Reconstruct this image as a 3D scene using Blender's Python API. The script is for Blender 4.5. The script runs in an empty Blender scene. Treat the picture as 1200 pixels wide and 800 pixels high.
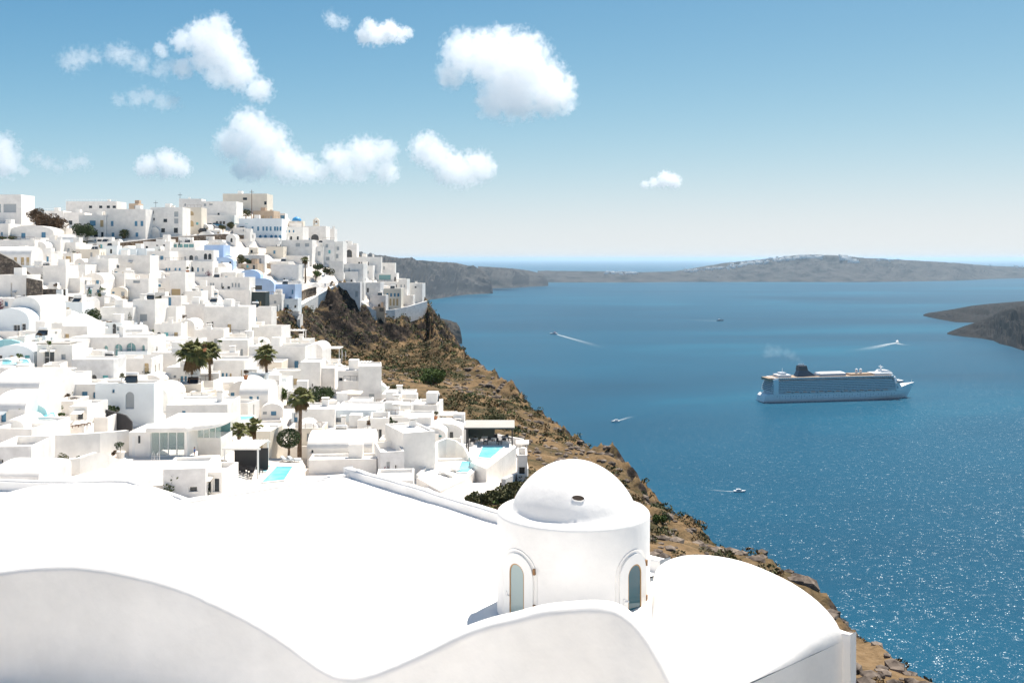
import bpy, bmesh, math, random
import numpy as np
from mathutils import Vector, Matrix, noise as mnoise

# ------------------------------------------------------------------ camera, sky, sun
S = bpy.context.scene
COL = S.collection
F, HZ, CAMZ = 1177.0, 303.0, 258.0          # focal length in photo pixels, horizon row, eye height above the sea
cam_d = bpy.data.cameras.new('camera'); cam = bpy.data.objects.new('camera', cam_d); COL.objects.link(cam)
cam.location = (0, 0, CAMZ); cam.rotation_euler = (math.radians(90), 0, 0)
cam_d.sensor_width = 36.0; cam_d.lens = 36.0*F/1200.0; cam_d.shift_y = -(400.0-HZ)/1200.0
cam_d.clip_start = 0.5; cam_d.clip_end = 400000.0
S.camera = cam
SUN_AZ, SUN_EL = math.radians(33), math.radians(61)
w = bpy.data.worlds.new('World'); S.world = w; w.use_nodes = True
nt = w.node_tree; nt.nodes.clear()
sky = nt.nodes.new('ShaderNodeTexSky'); sky.sky_type = 'NISHITA'; sky.sun_disc = False
sky.sun_elevation = SUN_EL; sky.sun_rotation = SUN_AZ
sky.altitude = 200; sky.air_density = 0.4; sky.dust_density = 0.2; sky.ozone_density = 3.0
bg = nt.nodes.new('ShaderNodeBackground'); bg.inputs['Strength'].default_value = 0.1
wo = nt.nodes.new('ShaderNodeOutputWorld')
sp = nt.nodes.new('ShaderNodeSeparateColor'); cb = nt.nodes.new('ShaderNodeCombineColor'); nt.links.new(sky.outputs[0], sp.inputs[0])
for i, (top_, r0_, p_) in enumerate(((4.03, 2.46, 1.85), (4.18, 2.65, 1.4), (4.21, 3.0, 1.2))):   # the film's soft shoulder on the bright sky
    last = sp.outputs[i]
    for op_, v_ in (('DIVIDE', r0_), ('POWER', p_), ('MULTIPLY', -1.0), ('EXPONENT', None), ('MULTIPLY_ADD', -top_)):
        q_ = nt.nodes.new('ShaderNodeMath'); q_.operation = op_; nt.links.new(last, q_.inputs[0])
        if v_ is not None: q_.inputs[1].default_value = v_
        if op_ == 'MULTIPLY_ADD': q_.inputs[2].default_value = top_
        last = q_.outputs[0]
    nt.links.new(last, cb.inputs[i])
nt.links.new(cb.outputs[0], bg.inputs['Color']); nt.links.new(bg.outputs[0], wo.inputs['Surface'])
sd = bpy.data.lights.new('sun', 'SUN'); sd.energy = 4.3; sd.angle = math.radians(0.53); sd.color = (1.0, 0.93, 0.83)
sun = bpy.data.objects.new('sun', sd); COL.objects.link(sun)
SUNV = Vector((math.sin(SUN_AZ)*math.cos(SUN_EL), math.cos(SUN_AZ)*math.cos(SUN_EL), math.sin(SUN_EL)))
sun.rotation_euler = SUNV.to_track_quat('Z', 'Y').to_euler()
S.view_settings.view_transform = 'Standard'; S.view_settings.look = 'None'
S.view_settings.exposure = 1.05; S.view_settings.gamma = 1.0
S.cycles.use_denoising = True
S.cycles.max_bounces = 12; S.cycles.diffuse_bounces = 6; S.cycles.glossy_bounces = 3
S.cycles.transmission_bounces = 4; S.cycles.transparent_max_bounces = 12; S.cycles.volume_bounces = 10
S.cycles.caustics_reflective = False; S.cycles.caustics_refractive = False
S.cycles.sample_clamp_indirect = 6.0

# ------------------------------------------------------------------ helpers
RND = random.Random(7)
def at(px, py, Y):                      # a photo pixel at distance Y -> place in the world
    return Vector(((px-600.0)/F*Y, Y, CAMZ-(py-HZ)/F*Y))
def tag(o, label=None, cat=None, group=None, kind=None):
    if label: o['label'] = label
    if cat: o['category'] = cat
    if group: o['group'] = group
    if kind: o['kind'] = kind
    return o
def empty(name, loc, rz=0.0):
    o = bpy.data.objects.new(name, None); COL.objects.link(o)
    o.location = loc; o.rotation_euler = (0, 0, rz); o.empty_display_size = 0.5
    return o
class MB:
    """collects polygons and links them as one mesh object"""
    def __init__(s): s.v = []; s.f = []; s.m = []; s.mi = 0
    def add(s, vs, fs):
        b = len(s.v); s.v += [tuple(p) for p in vs]
        s.f += [[b+i for i in f] for f in fs]; s.m += [s.mi]*len(fs)
        return s
    def quad(s, a, b, c, d): return s.add([a, b, c, d], [(0, 1, 2, 3)])
    def box(s, x0, x1, y0, y1, z0, z1):
        return s.add([(x0,y0,z0),(x1,y0,z0),(x1,y1,z0),(x0,y1,z0),(x0,y0,z1),(x1,y0,z1),(x1,y1,z1),(x0,y1,z1)],
                     [(0,3,2,1),(4,5,6,7),(0,1,5,4),(1,2,6,5),(2,3,7,6),(3,0,4,7)])
    def bar(s, a, b, r, n=4, r2=None):                     # a straight rod, tapered when r2 is given
        a = Vector(a); b = Vector(b); d = (b-a)
        if d.length < 1e-6: return s
        d.normalize(); u = d.orthogonal().normalized(); q = d.cross(u); r2 = r if r2 is None else r2
        vs = []
        for c, rr in ((a, r), (b, r2)):
            for k in range(n):
                t = 2*math.pi*(k+.5)/n; vs.append(c+u*(math.cos(t)*rr)+q*(math.sin(t)*rr))
        fs = [(k, (k+1) % n, n+(k+1) % n, n+k) for k in range(n)]+[tuple(range(n-1, -1, -1)), tuple(range(n, 2*n))]
        return s.add(vs, fs)
    def tube(s, pts, rs, n=6):                             # a bent tapered tube
        vs = []; pts = [Vector(p) for p in pts]
        for i, p in enumerate(pts):
            d = (pts[min(i+1, len(pts)-1)]-pts[max(i-1, 0)]).normalized()
            u = Vector((0, 1, 0)).cross(d); u = u.normalized() if u.length > 1e-3 else Vector((1, 0, 0)); q = d.cross(u)
            for k in range(n):
                t = 2*math.pi*k/n; vs.append(p+u*(math.cos(t)*rs[i])+q*(math.sin(t)*rs[i]))
        fs = [(i*n+k, i*n+(k+1) % n, (i+1)*n+(k+1) % n, (i+1)*n+k) for i in range(len(pts)-1) for k in range(n)]
        fs += [tuple(range(n-1, -1, -1)), tuple(range((len(pts)-1)*n, len(pts)*n))]
        return s.add(vs, fs)
    def lathe(s, prof, n=16, c=(0, 0, 0)):                 # prof = [(r, z)...], open
        vs = [(c[0]+r*math.cos(2*math.pi*k/n), c[1]+r*math.sin(2*math.pi*k/n), c[2]+z) for r, z in prof for k in range(n)]
        fs = [(i*n+k, i*n+(k+1) % n, (i+1)*n+(k+1) % n, (i+1)*n+k) for i in range(len(prof)-1) for k in range(n)]
        return s.add(vs, fs)
    def prism(s, poly, z0, z1):                            # poly counter-clockwise
        n = len(poly)
        vs = [(x, y, z0) for x, y in poly]+[(x, y, z1) for x, y in poly]
        return s.add(vs, [tuple(range(n-1, -1, -1)), tuple(range(n, 2*n))]+[(k, (k+1) % n, n+(k+1) % n, n+k) for k in range(n)])
    def mesh(s, name, mat, smooth=False):
        me = bpy.data.meshes.new(name); me.from_pydata(s.v, [], s.f)
        for m in (mat if isinstance(mat, (list, tuple)) else [mat]): me.materials.append(m)
        if len(me.materials) > 1: me.polygons.foreach_set('material_index', s.m)
        if smooth:
            me.polygons.foreach_set('use_smooth', [True]*len(me.polygons))
        me.update(); return me
    def build(s, name, mat, parent=None, loc=(0, 0, 0), smooth=False, rz=0.0):
        o = bpy.data.objects.new(name, s.mesh(name, mat, smooth)); COL.objects.link(o)
        o.parent = parent; o.location = loc; o.rotation_euler = (0, 0, rz)
        return o
def auto_smooth(o, deg=35):
    me = o.data; bm = bmesh.new(); bm.from_mesh(me)
    bmesh.ops.remove_doubles(bm, verts=bm.verts, dist=1e-4)
    for f in bm.faces: f.smooth = True
    for e in bm.edges:
        if len(e.link_faces) == 2 and e.calc_face_angle(0) > math.radians(deg): e.smooth = False
    bm.to_mesh(me); bm.free(); return o
def bevel(o, wd, seg=2, deg=40):
    me = o.data; bm = bmesh.new(); bm.from_mesh(me)
    bmesh.ops.remove_doubles(bm, verts=bm.verts, dist=1e-4)
    es = [e for e in bm.edges if len(e.link_faces) == 2 and e.calc_face_angle(0) > math.radians(deg)]
    bmesh.ops.bevel(bm, geom=es, offset=wd, segments=seg, affect='EDGES', clamp_overlap=True)
    bm.to_mesh(me); bm.free(); return auto_smooth(o, 50)

# ------------------------------------------------------------------ materials
MATS = {}
def mat(name, col, rough=0.8, spec=0.3, var=0.0, scale=1.0, bump=0.0, bscale=8.0, col2=None, metal=0.0, obj_space=False, detail=5.0, contrast=(0.35, 0.65)):
    """plain paint / plaster / stone: colour with noise variation, optional relief"""
    m = bpy.data.materials.new(name); m.use_nodes = True; n = m.node_tree.nodes; l = m.node_tree.links
    b = n['Principled BSDF']; b.inputs['Roughness'].default_value = rough
    b.inputs['Specular IOR Level'].default_value = spec; b.inputs['Metallic'].default_value = metal
    b.inputs['Base Color'].default_value = (*col, 1)
    if var or bump or col2:
        if obj_space:
            tc = n.new('ShaderNodeTexCoord').outputs['Object']
        else:
            tc = n.new('ShaderNodeNewGeometry').outputs['Position']
    if var or col2:
        t = n.new('ShaderNodeTexNoise'); t.inputs['Scale'].default_value = scale; t.inputs['Detail'].default_value = detail
        t.inputs['Roughness'].default_value = 0.6
        l.new(tc, t.inputs['Vector'])
        r = n.new('ShaderNodeMapRange'); r.inputs[1].default_value = contrast[0]; r.inputs[2].default_value = contrast[1]
        l.new(t.outputs[0], r.inputs[0])
        x = n.new('ShaderNodeMix'); x.data_type = 'RGBA'
        c2 = col2 if col2 else tuple(c*(1-var) for c in col)
        x.inputs[6].default_value = (*col, 1); x.inputs[7].default_value = (*c2, 1)
        l.new(r.outputs[0], x.inputs[0]); l.new(x.outputs[2], b.inputs['Base Color'])
    if bump:
        t2 = n.new('ShaderNodeTexNoise'); t2.inputs['Scale'].default_value = bscale; t2.inputs['Detail'].default_value = 4
        l.new(tc, t2.inputs['Vector'])
        bp = n.new('ShaderNodeBump'); bp.inputs['Strength'].default_value = 1.0; bp.inputs['Distance'].default_value = bump
        l.new(t2.outputs[0], bp.inputs['Height']); l.new(bp.outputs[0], b.inputs['Normal'])
    MATS[name] = m; return m
def ramp(n, stops):
    r = n.new('ShaderNodeValToRGB'); e = r.color_ramp.elements
    while len(e) < len(stops): e.new(0.5)
    for i, (p, c) in enumerate(stops): e[i].position = p; e[i].color = (*c, 1)
    return r

# ------------------------------------------------------------------ terrain: thin-plate surface through surveyed places
CP = [(-160,570,85),(-160,470,120),(-160,380,170),(-160,310,250),(-160,262,330),(-160,235,380),
 (0,570,92),(0,480,125),(0,400,170),(0,340,220),(0,300,280),(0,274,330),(0,262,360),
 (150,560,105),(150,480,140),(150,420,185),(150,360,235),(150,320,280),(150,288,330),(150,280,340),(150,268,400),
 (300,565,115),(300,500,150),(300,440,195),(300,380,255),(300,340,310),(300,300,345),(300,275,370),(290,250,410),(300,243,430),
 (400,570,120),(400,500,155),(400,452,200),(385,432,240),(400,404,334),(352,392,306),(400,338,347),(340,362,315),(305,380,288),
 (380,292,392),(350,272,430),(330,252,450),(330,300,365),(350,320,350),
 (450,570,122),(450,500,160),(450,445,225),(450,404,350),(455,364,364),(450,330,395),(420,302,420),(485,356,388),(405,335,352),(430,362,356),
 (500,570,125),(500,480,185),(500,432,300),(500,400,372),
 (560,560,128),(600,560,128),(600,520,165),(560,460,230),(550,495,175),
 (510,395,340),(545,420,300),(570,437,275),(605,465,240),(660,505,195),(690,522,180),(735,555,155),(745,580,145),
 (800,612,125),(840,650,110),(885,658,105),(945,690,88),(990,735,75),(1040,775,65),(1080,800,60),(1300,950,45),
 (640,580,115),(790,640,95),(1000,790,62)]
WP = [tuple(at(*c)) for c in CP]
WP += [(5,20,244),(-20,20,248),(-42,55,243),(20,30,237),(-70,20,252),(10,-40,246),(-60,-40,256),(45,-40,236),(-200,0,262),
       (-150,480,270),(-230,480,268),(-100,520,262),(-70,470,258),(-300,150,268),(-300,350,276)]
EDGE = [tuple(at(*c)) for c in [(498,354,400),(505,372,372),(510,395,340),(545,420,300),(570,437,275),(605,465,240),(660,505,195),(690,522,180),
        (735,555,155),(745,580,145),(800,612,125),(840,650,110),(885,658,105),(945,690,88),(990,735,75),(1040,775,65),(1080,800,60),(1300,950,45)]]
EDGE = [(-140,640,225),(-75,470,236),(-48,425,239)]+EDGE+[(60,-60,230),(80,-140,228)]
P = np.array(WP); EP = np.array(EDGE)
def _U(r2): return np.where(r2 > 0, 0.5*r2*np.log(np.maximum(r2, 1e-9)), 0.0)
SC = 100.0
_A = P[:, :2]/SC; n_ = len(_A)
_d2 = ((_A[:, None, :]-_A[None])**2).sum(-1)
_K = _U(_d2)+np.eye(n_)*0.004
_Q = np.hstack([np.ones((n_, 1)), _A])
_M = np.block([[_K, _Q], [_Q.T, np.zeros((3, 3))]])
_sol = np.linalg.solve(_M, np.concatenate([P[:, 2], np.zeros(3)]))
def tps(x, y):
    x = np.asarray(x, float)/SC; y = np.asarray(y, float)/SC
    d2 = (x[..., None]-_A[:, 0])**2+(y[..., None]-_A[:, 1])**2
    return _U(d2)@_sol[:n_]+_sol[n_]+_sol[n_+1]*x+_sol[n_+2]*y
def edge_dist(x, y):
    """signed distance to the cliff edge (positive = out over the sea) and the edge's height there"""
    x = np.asarray(x, float); y = np.asarray(y, float)
    best = np.full(x.shape, 1e9); sg = np.zeros(x.shape); ze = np.zeros(x.shape)
    for i in range(len(EP)-1):
        a, b = EP[i], EP[i+1]; d = b[:2]-a[:2]; L2 = (d**2).sum()
        t = np.clip(((x-a[0])*d[0]+(y-a[1])*d[1])/L2, 0, 1)
        qx = x-(a[0]+t*d[0]); qy = y-(a[1]+t*d[1]); dd = np.hypot(qx, qy)
        s = np.sign(d[0]*qy-d[1]*qx); k = dd < best
        best = np.where(k, dd, best); sg = np.where(k, s, sg); ze = np.where(k, a[2]+t*(b[2]-a[2]), ze)
    return best*sg, ze
def fbm(x, y, z=0.0, sc=1.0, oct=4):
    return mnoise.fractal(Vector((x*sc, y*sc, z*sc)), 1.0, 2.0, oct)
def ground(x, y):                       # smooth ground height, vectorised
    s, ze = edge_dist(x, y)
    t = np.minimum(tps(x, y), 300.0)
    so = np.maximum(s, 0)
    out = ze-1.1*so-0.016*np.minimum(so, 40)**2
    out = np.maximum(out, -15)
    return np.where(s > 0, out, t)
def gz(x, y): return float(ground(np.array([x]), np.array([y]))[0])
_YS = np.concatenate([np.arange(25, 140, 0.5), np.arange(140, 470, 1.0)])
def hit(px, py, ymin=60.0):
    """the place where the sight line through a photo pixel meets the ground"""
    X = (px-600.0)/F*_YS; Z = CAMZ-(py-HZ)/F*_YS
    g = ground(X, _YS); k = np.where((_YS >= ymin) & (g >= Z))[0]
    Y = _YS[k[0]] if len(k) else 420.0
    return at(px, py, Y)
# ------------------------------------------------------------------ sea
def sea_material():
    m = bpy.data.materials.new('sea_water'); m.use_nodes = True; n = m.node_tree.nodes; l = m.node_tree.links
    b = n['Principled BSDF']; b.inputs['Roughness'].default_value = 0.38; b.inputs['IOR'].default_value = 1.333; b.inputs['Specular IOR Level'].default_value = 0.12
    g = n.new('ShaderNodeNewGeometry')
    # broad patches of lighter, ruffled water and streaks along the wind
    mp = n.new('ShaderNodeMapping'); mp.inputs['Scale'].default_value = (0.00045, 0.0011, 1.0); mp.inputs['Rotation'].default_value = (0, 0, 0.35)
    l.new(g.outputs['Position'], mp.inputs['Vector'])
    t = n.new('ShaderNodeTexNoise'); t.inputs['Scale'].default_value = 1.0; t.inputs['Detail'].default_value = 6; t.inputs['Roughness'].default_value = 0.55
    t.inputs['Distortion'].default_value = 0.6
    l.new(mp.outputs[0], t.inputs['Vector'])
    r = ramp(n, [(0.30, (0.0004, 0.036, 0.076)), (0.55, (0.0005, 0.061, 0.116)), (0.78, (0.002, 0.118, 0.190))])
    l.new(t.outputs[0], r.inputs[0]); l.new(r.outputs[0], b.inputs['Base Color'])
    # every wave face is a small tilted facet; the nearer ones are wide enough to be seen glinting
    def facets(scale, rot, amp):
        q = n.new('ShaderNodeMapping'); q.inputs['Scale'].default_value = scale; q.inputs['Rotation'].default_value = (0, 0, rot); l.new(g.outputs['Position'], q.inputs['Vector'])
        v = n.new('ShaderNodeTexVoronoi'); v.voronoi_dimensions = '2D'; v.inputs['Scale'].default_value = 1.0; l.new(q.outputs[0], v.inputs['Vector'])
        c = n.new('ShaderNodeVectorMath'); c.operation = 'SUBTRACT'; c.inputs[1].default_value = (.5, .5, .5); l.new(v.outputs['Color'], c.inputs[0])
        k = n.new('ShaderNodeVectorMath'); k.operation = 'MULTIPLY'; k.inputs[1].default_value = (amp, amp, 0); l.new(c.outputs[0], k.inputs[0]); return k.outputs[0]
    a1 = n.new('ShaderNodeVectorMath'); a1.operation = 'ADD'; l.new(facets((0.25, 0.35, 1), 0.5, 0.40), a1.inputs[0]); l.new(facets((1.8, 1.55, 1), 0.2, 0.60), a1.inputs[1])
    a2 = n.new('ShaderNodeVectorMath'); a2.operation = 'ADD'; a2.inputs[1].default_value = (0, 0, 1); l.new(a1.outputs[0], a2.inputs[0])
    nm = n.new('ShaderNodeVectorMath'); nm.operation = 'NORMALIZE'; l.new(a2.outputs[0], nm.inputs[0])
    gl = n.new('ShaderNodeBsdfGlossy'); gl.inputs['Roughness'].default_value = 0.25; gl.inputs['Color'].default_value = (0.8, 0.87, 0.9, 1); l.new(nm.outputs[0], gl.inputs['Normal'])
    mx = n.new('ShaderNodeMixShader'); mx.inputs[0].default_value = 0.013; l.new(b.outputs[0], mx.inputs[1]); l.new(gl.outputs[0], mx.inputs[2])
    out = [q for q in n if q.type == 'OUTPUT_MATERIAL'][0]; l.new(mx.outputs[0], out.inputs['Surface'])
    return m
mb = MB(); R0 = 150000.0
# rings so that the sheet is fine nearby and still reaches the horizon
rings = [0, 400, 900, 2000, 4500, 10000, 25000, 60000, R0]; NS = 48
mb.add([(0, 300, 0)]+[(r*math.cos(2*math.pi*k/NS), 300+r*math.sin(2*math.pi*k/NS), 0) for r in rings[1:] for k in range(NS)],
       [(0, 1+k, 1+(k+1) % NS) for k in range(NS)]+[(1+(i-1)*NS+k, 1+i*NS+k, 1+i*NS+(k+1) % NS, 1+(i-1)*NS+(k+1) % NS) for i in range(1, len(rings)-1) for k in range(NS)])
sea_mat = sea_material()
tag(mb.build('sea', sea_mat, smooth=True), kind='structure')

# ------------------------------------------------------------------ far land round the bay
def land_material(name, c_rock, c_soil, c_veg, sc=0.02):
    m = bpy.data.materials.new(name); m.use_nodes = True; n = m.node_tree.nodes; l = m.node_tree.links
    b = n['Principled BSDF']; b.inputs['Roughness'].default_value = 0.95; b.inputs['Specular IOR Level'].default_value = 0.1
    g = n.new('ShaderNodeNewGeometry')
    sx = n.new('ShaderNodeSeparateXYZ'); l.new(g.outputs['True Normal'], sx.inputs[0])
    t = n.new('ShaderNodeTexNoise'); t.inputs['Scale'].default_value = sc; t.inputs['Detail'].default_value = 8; t.inputs['Roughness'].default_value = 0.65
    l.new(g.outputs['Position'], t.inputs['Vector'])
    r1 = ramp(n, [(0.36, c_veg), (0.5, c_soil), (0.66, tuple(c*1.35 for c in c_soil))]); l.new(t.outputs[0], r1.inputs[0])
    # strata on the steep faces
    mp = n.new('ShaderNodeMapping'); mp.inputs['Scale'].default_value = (sc*0.25, sc*0.25, sc*3.0); l.new(g.outputs['Position'], mp.inputs['Vector'])
    t2 = n.new('ShaderNodeTexNoise'); t2.inputs['Scale'].default_value = 1.0; t2.inputs['Detail'].default_value = 6; l.new(mp.outputs[0], t2.inputs['Vector'])
    r2 = ramp(n, [(0.3, tuple(c*0.55 for c in c_rock)), (0.5, c_rock), (0.7, tuple(c*1.5 for c in c_rock))]); l.new(t2.outputs[0], r2.inputs[0])
    ma = n.new('ShaderNodeMath'); ma.operation = 'MULTIPLY_ADD'; ma.inputs[1].default_value = 0.35; l.new(t.outputs[0], ma.inputs[0]); l.new(sx.outputs[2], ma.inputs[2])
    mr = n.new('ShaderNodeMapRange'); mr.inputs[1].default_value = 0.78; mr.inputs[2].default_value = 0.98; l.new(ma.outputs[0], mr.inputs[0])
    x = n.new('ShaderNodeMix'); x.data_type = 'RGBA'; l.new(mr.outputs[0], x.inputs[0]); l.new(r2.outputs[0], x.inputs[6]); l.new(r1.outputs[0], x.inputs[7])
    l.new(x.outputs[2], b.inputs['Base Color'])
    return m
far_mat = land_material('far_cliff_rock', (0.030, 0.029, 0.030), (0.058, 0.055, 0.052), (0.016, 0.019, 0.019), 0.006)
lava_mat = land_material('dark_lava_rock', (0.010, 0.009, 0.009), (0.018, 0.015, 0.013), (0.010, 0.010, 0.008), 0.02)
near_cape_mat = land_material('cape_rock', (0.026, 0.023, 0.02), (0.045, 0.038, 0.03), (0.026, 0.026, 0.018), 0.02)
def interp(tab, x):
    xs = [a[0] for a in tab]
    return [float(np.interp(x, xs, [a[k] for a in tab])) for k in range(1, len(tab[0]))]
def coast(name, tab, material, prof, step=2.0, rough=0.14, fr=1/300.0, rows=16, seed=0.0):
    """land surveyed as (column, waterline row, crest row, depth of the slope in metres)"""
    pxs = np.arange(tab[0][0], tab[-1][0]+.01, step); mb = MB(); nr = rows+5
    for px in pxs:
        pw, pt, dep = interp(tab, px)
        Yw = CAMZ*F/(pw-HZ); Yc = Yw+dep; H = max(CAMZ-(pt-HZ)/F*Yc, 1.0)
        for k in range(nr):
            if k == 0: y, z = Yw-20, -8.0
            elif k <= rows:
                t = (k-1)/(rows-1); y = Yw+dep*t; z = H*prof(t)
                X = (px-600)/F*y
                f = (mnoise.ridged_multi_fractal(Vector((X*fr, y*fr*0.5, seed)), 0.9, 2.1, 5, 1.0, 2.0)-1.1)*rough*H
                f2 = mnoise.fractal(Vector((X*fr*6, y*fr*6, z*fr*8+seed)), 1.0, 2.0, 3)*rough*0.25*H
                env = math.sin(math.pi*min(1, t*1.02))**0.7
                z = max(z+(f+f2)*env, 0.5 if k > 1 else -2)
                if k == rows: z = H+f2*0.35
            else:
                q = (k-rows); y = Yc+dep*0.5*q; z = max(H*(1-0.16*q*q), -5)
            mb.v.append(((px-600)/F*y, y, z))
    for i in range(len(pxs)-1):
        for k in range(nr-1):
            mb.f.append([i*nr+k, (i+1)*nr+k, (i+1)*nr+k+1, i*nr+k+1]); mb.m.append(0)
    o = mb.build(name, material, smooth=False); return tag(o, kind='structure')
cliffp = lambda t: np.interp(t, [0, .12, .3, .5, .75, 1], [0, .10, .48, .80, .93, 1])
slopep = lambda t: np.interp(t, [0, .1, .4, .7, 1], [0, .12, .45, .78, 1])
coast('far_coast_hills', [(630,331,317,900),(660,331,317.5,900),(710,331,318,900),(753,331,319,1000),(790,330.5,318,1200),(820,330.5,313,1500),(850,330.5,308,1700),
   (900,330.5,303,2000),(945,330.5,298.3,2200),(980,330.5,299,2200),(1010,330.5,302,2100),(1060,330,304.5,2000),(1120,329,308,1800),(1160,327,311.5,1700),
   (1200,326,313,1500),(1330,325,314,1500)], far_mat, slopep, 1.5, 0.24, 1/520.0, 24, 3.0)
coast('middle_coast_cliffs', [(560,339,312,700),(577,338,313,700),(600,337.5,314.5,600),(620,336,317,500),(636,335.4,321,300),(643,335,330,120)], far_mat, cliffp, 1.5, 0.16, 1/260.0, 16, 9.0)
coast('long_coastal_ridge', [(330,372,296,900),(400,362,297,900),(420,359,297.5,900),(440,357,298.5,900),(460,355,301,900),(490,352.5,304.8,900),(510,350.5,306.5,850),(535,346.5,307.8,800),
   (545,345.5,310.5,700),(556,344.8,312.5,500),(568,344.3,318,260),(575,344,326,140),(577.5,344,340,60)], far_mat, cliffp, 1.5, 0.20, 1/240.0, 20, 1.0)
coast('dark_cape_rock', [(440,410,366,220),(490,406,369,200),(505,404.5,371,170),(515,404,372.5,150),(526,403.5,375,120),(535,403,378,80),(539,402.8,384,50),(541.5,402.8,397,20)], near_cape_mat, cliffp, 0.7, 0.22, 1/70.0, 16, 5.0)
coast('lava_island_tongue', [(1082,370,368.5,40),(1088,371.5,366.5,90),(1100,374,365,160),(1120,377.5,362,300),(1140,378,358.5,420),(1160,378,356.5,500),(1200,378,353.5,600),(1300,378,351,700),(1420,378,356,600)], lava_mat, slopep, 1.2, 0.32, 1/110.0, 14, 7.0)
coast('lava_island_shore', [(1110,391.5,390,25),(1118,393,386.5,70),(1130,394.5,382,130),(1150,396.5,375.5,230),(1164,399,369,300),(1172,403,365,330),(1185,406,361,360),(1200,411,357.5,400),(1260,424,350,520),(1420,440,349,600)], lava_mat, slopep, 1.0, 0.36, 1/80.0, 18, 11.0)

# far white villages on the hills: too small to tell the houses apart
white_far = mat('far_whitewash', (0.80, 0.79, 0.77))
mb = MB()
from mathutils.bvhtree import BVHTree
_dg = bpy.context.evaluated_depsgraph_get(); _dg.update(); far_bvh = BVHTree.FromObject(bpy.data.objects['far_coast_hills'], _dg)
def far_town(px0, px1, py0, py1, n, Y0, Y1, hs=1.0):
    for _ in range(n):
        t = RND.random(); px = px0+(px1-px0)*t; py = py0+(py1-py0)*t+RND.gauss(0, 1.0)
        a = RND.uniform(9, 24)*hs; h = RND.uniform(9, 17)*hs
        p = far_bvh.ray_cast(Vector((0, 0, CAMZ)), (at(px, py, 10)-Vector((0, 0, CAMZ))).normalized())[0]
        if p is None: continue
        mb.box(p.x-a, p.x+a, p.y-a, p.y+a, p.z-14, p.z+h)
far_town(868,905,310,305.5,70,11600,12000); far_town(905,945,305,301,80,12400,12700); far_town(985,1004,302,306.5,60,12400,12600,1.3)
far_town(800,870,318,311,60,11300,11600); far_town(710,748,320,320.5,46,11350,11500); far_town(945,965,301.5,301.5,34,12500,12700); far_town(1020,1060,304,305,10,12300,12400)
far_town(1160,1200,312.5,313.5,10,12400,12500)
tag(mb.build('distant_hill_town', white_far), 'distant white town scattered along the far hill crest across the bay', 'town', kind='stuff')

# ------------------------------------------------------------------ the near hillside
def poly_in(poly, x, y):
    x = np.asarray(x); y = np.asarray(y); r = np.zeros(x.shape, bool); n = len(poly)
    for i in range(n):
        x1, y1 = poly[i]; x2, y2 = poly[(i+1) % n]
        c = ((y1 > y) != (y2 > y)) & (x < (x2-x1)*(y-y1)/((y2-y1) if y2 != y1 else 1e-9)+x1); r ^= c
    return r
_b = [tuple(hit(*c)[:2]) for c in [(590,572),(617,558),(612,522),(555,512),(500,492),(470,474),(440,455),(408,437),(385,425),(362,412),(335,400),(300,392)]]
VILLAGE = [(-2,118),(-12,70),(-24,28),(-70,8),(-190,20),(-300,200),(-260,440),(-150,470),(-72,455),(-40,418)]+[tuple(at(*c)[:2]) for c in [(497,353,390),(470,362,372),(440,364,355),(420,350,355),(400,333,352),(370,342,338),(340,355,324),(306,374,296)]]+_b[::-1][1:]
def _axis(parts):
    r = []
    for a, b, s in parts: r += list(np.arange(a, b, s))
    return np.array(r+[parts[-1][1]])
gx = _axis([(-320,-70,4.0),(-70,-48,1.4),(-48,60,0.62),(60,110,2.0),(110,330,9.0)])
gy = _axis([(-160,20,8.0),(20,48,1.6),(48,220,0.66),(220,410,0.75),(410,480,2.5),(480,700,8.0)])
GX, GY = np.meshgrid(gx, gy); GZ = np.zeros(GX.shape)
for i in range(0, GX.shape[0], 40): GZ[i:i+40] = ground(GX[i:i+40], GY[i:i+40])
SD, _ = edge_dist(GX, GY)
INV = poly_in(VILLAGE, GX, GY)
gyx = np.gradient(GZ, axis=1)/np.maximum(np.gradient(GX, axis=1), .1); gyy = np.gradient(GZ, axis=0)/np.maximum(np.gradient(GY, axis=0), .1)
SLOPE = np.hypot(gyx, gyy)
def relief(x, y, z, s, sd):
    """crags where the ground is steep or near the cliff edge, gullies and hummocks elsewhere"""
    rock = min(1.0, max(0.0, (s-0.42)*1.7))+0.55*math.exp(-(sd+2)**2/30.0)
    h = mnoise.fractal(Vector((x*.045, y*.045, 2.0)), 1.0, 2.0, 4)*1.3
    h += mnoise.fractal(Vector((x*.30, y*.30, 5.0)), 1.0, 2.0, 3)*0.28
    if rock > 0.05:
        r = mnoise.ridged_multi_fractal(Vector((x*.085, y*.085, z*.05)), 0.9, 2.1, 5, 1.0, 2.0)
        q = mnoise.fractal(Vector((x*.5, y*.5, z*.35)), 0.9, 2.1, 3)
        h += (r-1.05)*2.6*min(rock, 1.3)+q*0.55*min(rock, 1.3)
        st = mnoise.fractal(Vector((x*.05, y*.05, 9.0)), 1, 2, 2)*2
        h += (((z+st) % 2.6)/2.6-0.5)*1.1*min(rock, 1.0)
    return h
for i in range(GX.shape[0]):
    for j in range(GX.shape[1]):
        x, y = GX[i, j], GY[i, j]
        if INV[i, j]: GZ[i, j] -= 3.2
        elif SD[i, j] < 60 and -95 < x < 110 and 15 < y < 470: GZ[i, j] += min(1, max(.3, y/170))*relief(x, y, GZ[i, j], SLOPE[i, j], SD[i, j])
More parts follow.
